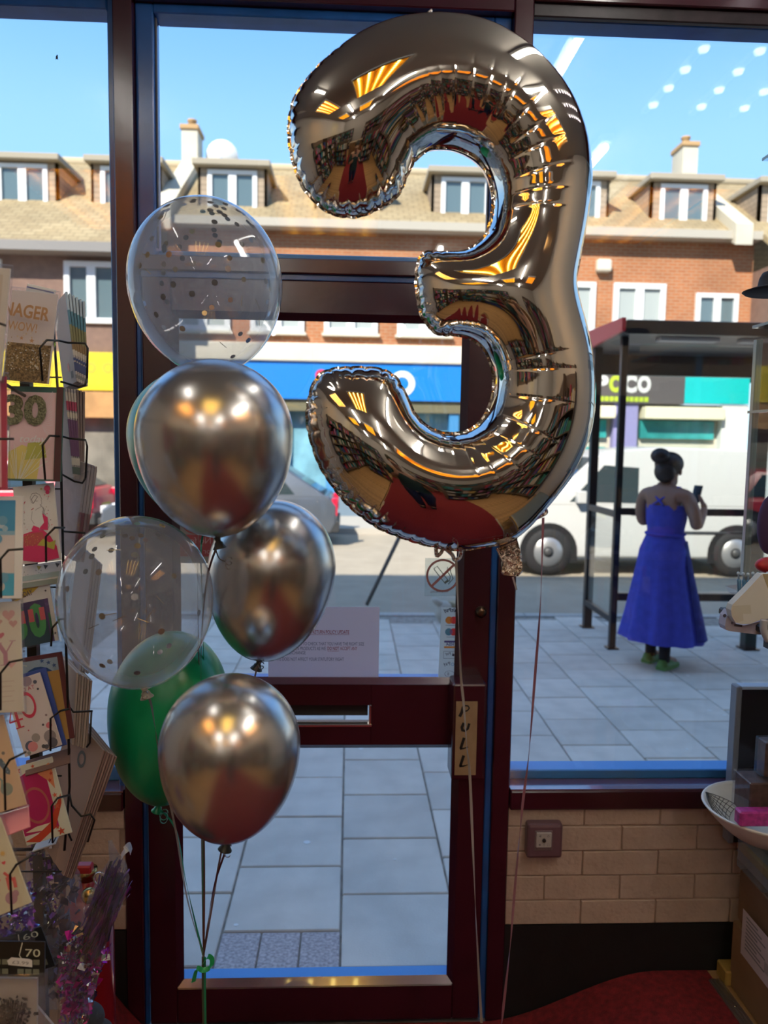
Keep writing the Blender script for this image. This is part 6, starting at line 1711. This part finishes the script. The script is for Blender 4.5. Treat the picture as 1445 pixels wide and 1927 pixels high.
# black framed box behind the bowl
fa, fb_ = P(1388, 1292, 2.04), P(1392, 1466, 2.04)
bf_ = empty('framed_box', (fa.x+.2, 2.05, fb_.z), 'black glossy box with silver edges standing behind the bowl', 'box')
zb2 = DZ-.0015
MB().box((bc.x-.035, 1.80, DZ-.0015), (bc.x+.10, 1.93, bz-.0005), ch=.003).build('riser_block', glass_mat('clear_acrylic', tint=(.80, .86, .84, 1), ior=1.45, veil=.08), label='clear acrylic block carrying the spider web bowl', cat='block')
MB().box((fa.x+.004, 2.046, zb2), (fa.x+.42, 2.07, fa.z-.004)).build('black_panel', mat('gloss_black', (.010, .008, .014, 1), .15), bf_)
MB().box((fa.x-.002, 2.038, zb2), (fa.x+.014, 2.075, fa.z), ch=.003).build('silver_edge', mat('grey_plastic_edge', (.20, .22, .26, 1), .3), bf_)
MB().box((fa.x+.012, 2.038, fa.z-.009), (fa.x+.42, 2.075, fa.z), ch=.002).build('silver_edge', mat('light_edge', (.45, .55, .68, 1), .3), bf_)
# plinth just outside the frame that carries the carton, mailer and pens
pz = P(1430, 1200, 1.62).z
pl = empty('display_stand', (P(1430, 1200, 1.6).x+.15, 1.65, zb2), 'black stand at the right edge under the cream carton', 'stand')
sx_ = P(1430, 1190, 1.60).x
MB().box((sx_+.004, 1.57, pz+.012), (sx_+.36, 1.80, pz+.03), ch=.004).build('top', black_m, pl)
MB().box((sx_+.02, 1.58, pz-.02), (sx_+.06, 1.62, pz+.012)).build('bracket', black_m, pl)
MB().box((sx_+.24, 1.60, DZ-.0015), (sx_+.34, 1.72, pz+.012)).build('column', black_m, pl)
MB().tube(spline([P(1438, 1166, 1.55), P(1437, 1185, 1.55), P(1446, 1206, 1.55)], 5), .008, 8).build('pale_strap', mat('pale_grey_strap', (.42, .42, .44, 1), .5), pl)
Y = 1.60
def solid_px(pxs, Y0, dep):
    a = [P(x, y, Y0) for x, y in pxs]; b = [p+Vector((0.0, dep, 0)) for p in a]; n = len(a)
    return MB().add(a+b, [tuple(range(n-1, -1, -1)), tuple(range(n, 2*n))]+[(i, (i+1) % n, n+(i+1) % n, n+i) for i in range(n)])
ccx = empty('carton', tuple(P(1400, 1168, Y)), 'cream carton with tape patches tilted at the right edge', 'carton')
body = [(1433, 1081), (1405, 1111), (1378, 1138), (1375, 1148), (1377, 1160), (1384, 1172), (1397, 1175), (1412, 1174), (1433, 1166), (1470, 1160), (1520, 1130), (1500, 1082)]
solid_px(body[::-1], Y, .022).build('carton_body', mat('cream_card', (.66, .64, .58, 1), .75), ccx)
solid_px([(1379, 1140), (1412, 1138), (1414, 1155), (1398, 1155), (1399, 1168), (1388, 1171), (1379, 1160), (1376, 1150)][::-1], Y-.0006, .001).build('tape_patch', mat('beige_tape', (.58, .55, .46, 1), .5), ccx)
solid_px([(1435, 1080), (1445, 1108), (1470, 1108), (1465, 1080)][::-1], Y-.0006, .001).build('tape_patch', mat('tan_tape', (.42, .33, .19, 1), .5), ccx)
ml = empty('mailer_pack', tuple(P(1400, 1190, Y)), 'lilac printed pack lying under the cream carton', 'pack')
solid_px([(1375, 1150), (1367, 1160), (1364, 1178), (1367, 1186), (1375, 1188), (1424, 1194), (1480, 1196), (1480, 1166), (1440, 1164), (1427, 1170), (1400, 1177), (1385, 1174)][::-1], Y+.026, .03).build('pack_body', mat('lilac_print', (.56, .53, .63, 1), .6, noise=.1, nscale=40), ml)
X = face_at(0, Y+.0254, 0); m = MB()
q = P(1387, 1177, Y+.003); ring(m, X, q.x, q.z, .001, .0026, n=10)
q = P(1391, 1183, Y+.003); flat(m, [(q.x, q.z), (q.x+.018, q.z-.002), (q.x+.018, q.z+.003), (q.x, q.z+.005)], X)
q = P(1373, 1163, Y+.003); flat(m, disc_poly(q.x, q.z, .004), X)
m.build('print', mat('grey_lilac_ink', (.13, .12, .16, 1), .6), ml)
pen_b = mat('pale_blue_tube', (.10, .22, .33, 1), .25); pen_c = mat('clear_cap', (.50, .60, .64, 1), .2)
tray = empty('wand_tray', tuple(P(1410, 1130, 1.70)), 'clear tray behind the cream carton holding small blue wands', 'tray')
solid_px([(1384, 1110), (1390, 1122), (1470, 1122), (1470, 1100)][::-1], 1.71, .05).build('tray', MATS['clear_plastic'], tray)
for i in range(7):
    nth = ('leftmost', 'second from left', 'third from left', 'fourth from left', 'fifth from left', 'sixth from left', 'rightmost')[i]
    px = 1389+9.2*i; yy = 1.725+.006*(i % 2)
    t, b = P(px, 1076+(i % 3), yy), P(px+3, 1119, yy)
    e = empty('bubble_wand', tuple(b), 'small pale blue wand with a white cap behind the cream carton, '+nth, 'wand', 'blue wands behind the cream carton')
    d = (t-b).normalized(); X = T(*b) @ d.to_track_quat('Z', 'Y').to_matrix().to_4x4(); L = (t-b).length
    MB().lathe([(.0042, 0), (.0046, .004), (.0046, L*.62), (.0030, L*.68)], 12, X=X).build('tube', pen_b, e)
    MB().lathe([(.0020, L*.67), (.0018, L*.86), (.0034, L*.88), (.0038, L*.95), (.002, L)], 12, X=X).build('cap', pen_c, e)
# things on the glass shelves
sz = P(1400, 618, 2.0).z+.007
hp = P(1452, 590, 1.72)
ha = empty('hat', (hp.x, 1.72, sz), 'black brimmed hat on the middle glass shelf at the right edge', 'hat')
MB().lathe([(.075, .030), (.080, .034), (.062, .040), (.050, .036), (.046, .062), (.040, .074), (.015, .079)], 32, X=T(hp.x+.018, 1.72, sz)).build('crown_and_brim', mat('black_felt', (.010, .010, .012, 1), .8), ha)
MB().lathe([(.018, 0), (.018, .03), (.048, .034)], 20, X=T(hp.x+.018, 1.72, sz)).build('head_stand', mat('brown_stand', (.06, .04, .03, 1), .6), ha)
sz2 = P(1400, 1082, 2.0).z
rp = P(1446, 1066, 1.8)
MB().ball((rp.x+.012, 1.82, rp.z), (.034, .02, .02), n=16, k=10).ball((rp.x+.05, 1.82, rp.z+.006), (.02, .018, .018), n=12, k=8).build('red_bow', mat('bright_red_satin', (.62, .03, .03, 1), .4), label='small bright red bow behind the glass side at the right edge', cat='bow')
vp = P(1452, 990, 1.85)
MB().ball((vp.x+.012, 1.88, vp.z), (.032, .02, .075), n=14, k=10).build('violet_pouch', mat('dull_violet_cloth', (.10, .05, .13, 1), .8), label='dull violet pouch hanging behind the glass side at the right edge', cat='pouch')
# ================================================================== the shop behind the viewer (it shows in the balloons)
def louvre(x, y, col, strength, label, w=.62, l=1.22, tubes=4):
    e = empty('ceiling_light', (x, y, ZC), label, 'ceiling light')
    m = MB()
    for a, b in (((-w/2-.02, -l/2-.02), (w/2+.02, -l/2)), ((-w/2-.02, l/2), (w/2+.02, l/2+.02)), ((-w/2-.02, -l/2), (-w/2, l/2)), ((w/2, -l/2), (w/2+.02, l/2))):
        m.box((x+a[0], y+a[1], ZC-.045), (x+b[0], y+b[1], ZC-.002))
    m.build('frame', white_paint, e)
    MB().box((x-w/2, y-l/2, ZC-.012), (x+w/2, y+l/2, ZC-.004)).build('reflector', mat('gold_reflector', (.72, .45, .09, 1), .5, metal=1), e)
    for k in range(tubes):
        xx = x-w/2+w*(k+.5)/tubes
        MB().tube([(xx, y-l/2+.02, ZC-.026), (xx, y+l/2-.02, ZC-.026)], .015, 10).build('lamp_tube', mat('lamp_%d_%d' % (int(col[1]*100), int(strength*10)), (0.1, .1, .1, 1), .5, emit=col, estr=strength), e)
    for k in range(1, tubes):
        xx = x-w/2+w*k/tubes
        MB().box((xx-.003, y-l/2, ZC-.045), (xx+.003, y+l/2, ZC-.012)).build('louvre_blade', MATS['gold_reflector'], e)
    m = MB(); k = 1
    while k*.075 < l:
        yy = y-l/2+.075*k; m.box((x-w/2, yy-.001, ZC-.066), (x+w/2, yy+.001, ZC-.012)); k += 1
    props(m.build('louvre_grid', MATS['gold_reflector'], e), kind='stuff')
YEL, ORA, WHT = (1, .76, .20, 1), (1, .55, .17, 1), (1, .96, .90, 1)
louvre(-.15, -.35, YEL, 6.5, 'gold louvred ceiling light nearest the door, mirrored in the balloons')
louvre(-1.45, -.35, ORA, 6.5, 'orange toned ceiling light nearest the left wall')
louvre(1.75, -.35, ORA, 6.5, 'orange toned ceiling light nearest the right wall')
louvre(-.1, -3.0, YEL, 6.5, 'gold louvred ceiling light over the middle of the shop')
louvre(1.45, -3.0, ORA, 6.5, 'orange toned ceiling light over the right aisle')
louvre(-1.5, -3.0, YEL, 6.5, 'gold louvred ceiling light over the left aisle')
def batten(x, y, label, l=1.5, s=26):
    e = empty('strip_light', (x, y, ZC), label, 'ceiling light')
    MB().box((x-.03, y-l/2, ZC-.035), (x+.03, y+l/2, ZC-.001), ch=.004).build('housing', white_paint, e)
    MB().tube([(x, y-l/2+.03, ZC-.055), (x, y+l/2-.03, ZC-.055)], .016, 12).build('lamp_tube', mat('white_lamp_%d' % int(s), (.1, .1, .1, 1), .5, emit=WHT, estr=s), e)
batten(1.15, .15, 'white strip light right of the viewer, mirrored in the balloons', 1.2)
batten(-.95, .80, 'added short fill light left of the viewer by the card racks', .5, 12)  # invented lamp, put in to brighten the dark lower left corner
batten(.75, 1.42, 'white strip light nearest the shop window', 1.2, 10)
batten(.62, -1.9, 'added white fill light over the low middle shelves', 1.5)  # extra lamp added as neutral fill for the room
batten(-.8, -1.9, 'added white fill light left over the low middle shelves', 1.5)  # its left-hand twin, likewise added for fill
for k, x in enumerate((1.22, 1.42, 1.60)):
    e = empty('spot_rail', (x, 1.5, ZC), ('left', 'middle', 'right')[k]+' rail of small ceiling spots by the right window, mirrored in the glass', 'ceiling light')
    MB().box((x-.012, 1.0, ZC-.02), (x+.012, 1.95, ZC-.001)).build('rail', white_paint, e)
    for j in range(6): MB().lathe([(.016, -.012), (.020, 0)], 14, X=T(x, 1.10+.15*j, ZC-.021)).build('spot', mat('spot_lamp', (.1, .1, .1, 1), .5, emit=(1, .85, .9, 1), estr=3.5), e)
batten(.62, -5.0, 'added white fill light at the back of the shop', 1.5)  # added far back to whiten and lift the room light
batten(-1.0, -5.2, 'added white fill light at the back left of the shop', 1.5)  # another added fill lamp, deep in the shop
unit_m = mat('shelf_unit_brown', (.10, .065, .045, 1), .6)
cols_ = [mat('stock_%d' % i, c, .5) for i, c in enumerate(((.5, .47, .44, 1), (.35, .03, .06, 1), (.02, .16, .10, 1), (.03, .06, .22, 1), (.40, .28, .08, 1), (.34, .12, .25, 1), (.03, .03, .035, 1), (.42, .36, .30, 1), (.03, .2, .22, 1), (.06, .04, .03, 1)))]
def shelf_unit(x, y, face, w, label, seed, h=2.0, rows=6):
    """face: direction the shelves look, as degrees about Z (0 = towards +Y)"""
    rnd = random.Random(seed); X = T(x, y, 0) @ rot('Z', face)
    e = empty('shelf_unit', (x, y, 0), label, 'shelf unit')
    MB().box((-w/2, -.02, 0), (w/2, 0, h), X=X).build('back_panel', unit_m, e)
    for s in (-1, 1): MB().box((s*w/2-.01, 0, 0), (s*w/2+.01, .32, h), X=X).build('side_panel', unit_m, e)
    m = MB()
    for r in range(rows):
        z = .12+(h-.2)*r/rows
        MB().box((-w/2+.01, 0, z-.02), (w/2-.01, .32, z), X=X).build('shelf', unit_m, e)
        u = -w/2+.03
        while u < w/2-.06:
            ww = rnd.uniform(.05, .15); hh = rnd.uniform(.10, (h-.2)/rows-.05)
            m.box((u, rnd.uniform(.02, .10), z), (min(u+ww*.95, w/2-.015), rnd.uniform(.2, .30), z+hh), rnd.randrange(len(cols_)), X=X); u += ww
    props(m.build('stock', cols_, e), kind='stuff')
for i, y in enumerate((-5.2, -3.6, -2.0)):
    shelf_unit(XL+.03, y, -90, 1.5, ('stocked brown shelf unit at the back of the left wall', 'stocked brown shelf unit midway along the left wall', 'stocked brown shelf unit nearest the rack on the left wall')[i], 10+i)
    shelf_unit(XR-.03, y, 90, 1.5, ('stocked brown shelf unit at the back of the right wall', 'stocked brown shelf unit midway along the right wall', 'stocked brown shelf unit nearest the door on the right wall')[i], 20+i)
shelf_unit(XL+.03, -.4, -90, 1.4, 'stocked brown shelf unit on the left wall beside the viewer', 30)
shelf_unit(XR-.03, -.4, 90, 1.4, 'stocked brown shelf unit on the right wall beside the viewer', 31)
for i, x in enumerate((-1.45, 1.55)):
    shelf_unit(x, YB+.03, 0, 1.5, ('stocked brown shelf unit left on the back wall', 'stocked brown shelf unit right on the back wall')[i], 40+i)
shelf_unit(-1.15, -2.6, 0, 1.0, 'stocked low shelf unit standing left in the middle of the shop', 50, 1.5, 4)
shelf_unit(1.25, -2.6, 0, 1.0, 'stocked low shelf unit standing right in the middle of the shop', 51, 1.5, 4)
ctr = empty('counter', (0, -4.6, 0), 'brown wooden shop counter at the back', 'counter')
MB().box((-.7, -4.9, .0055), (.8, -4.4, .92), ch=.005).build('carcass', mat('counter_wood', (.20, .11, .05, 1), .5, noise=.2, nscale=8), ctr)
MB().box((-.74, -4.94, .92), (.84, -4.36, .96), ch=.008).build('worktop', mat('counter_top', (.36, .26, .16, 1), .4), ctr)
# the person taking the picture
me_, X = person((.10, -.50, .004), 0, 'person in dark clothes taking the picture, mirrored in the balloons', skin, None)
hm = MB(); hm.ball(X @ Vector((0, .02, 1.600)), (.088, .098, .085), n=20, k=12); hm.build('hair', hair, me_)
drk = mat('dark_green_jersey', (.008, .028, .026, 1), .85); jean = mat('navy_denim', (.010, .014, .040, 1), .85)
dress_mesh([(.88, .19, .165, 0, 0), (.98, .178, .15, .0, 0), (1.1, .150, .128, .015, 0), (1.25, .165, .135, .015, 0), (1.35, .155, .10, -.002, 0), (1.41, .085, .075, .005, 0)], 0, 2*math.pi, 32, 3, X).build('jersey', drk, me_)
for s in (1, -1):
    MB().tube([X @ Vector(p) for p in ((s*.15, -.01, 1.37), (s*.222, .03, 1.22), (s*.235, .05, 1.11))], [.066, .06, .055], 12).build('sleeve', drk, me_)
    MB().tube([X @ Vector(p) for p in ((s*.075, 0, .92), (s*.095, .01, .70), (s*.09, .02-.03*s, .47), (s*.086, -.02-.05*s, .10))], [.105, .10, .078, .066], 14).build('trouser_leg', jean, me_)
    MB().box((s*.088-.042, -.09-.05*s, 0.002), (s*.088+.042, .17-.05*s, .075), X=X, ch=.02).build('shoe', black_m, me_)
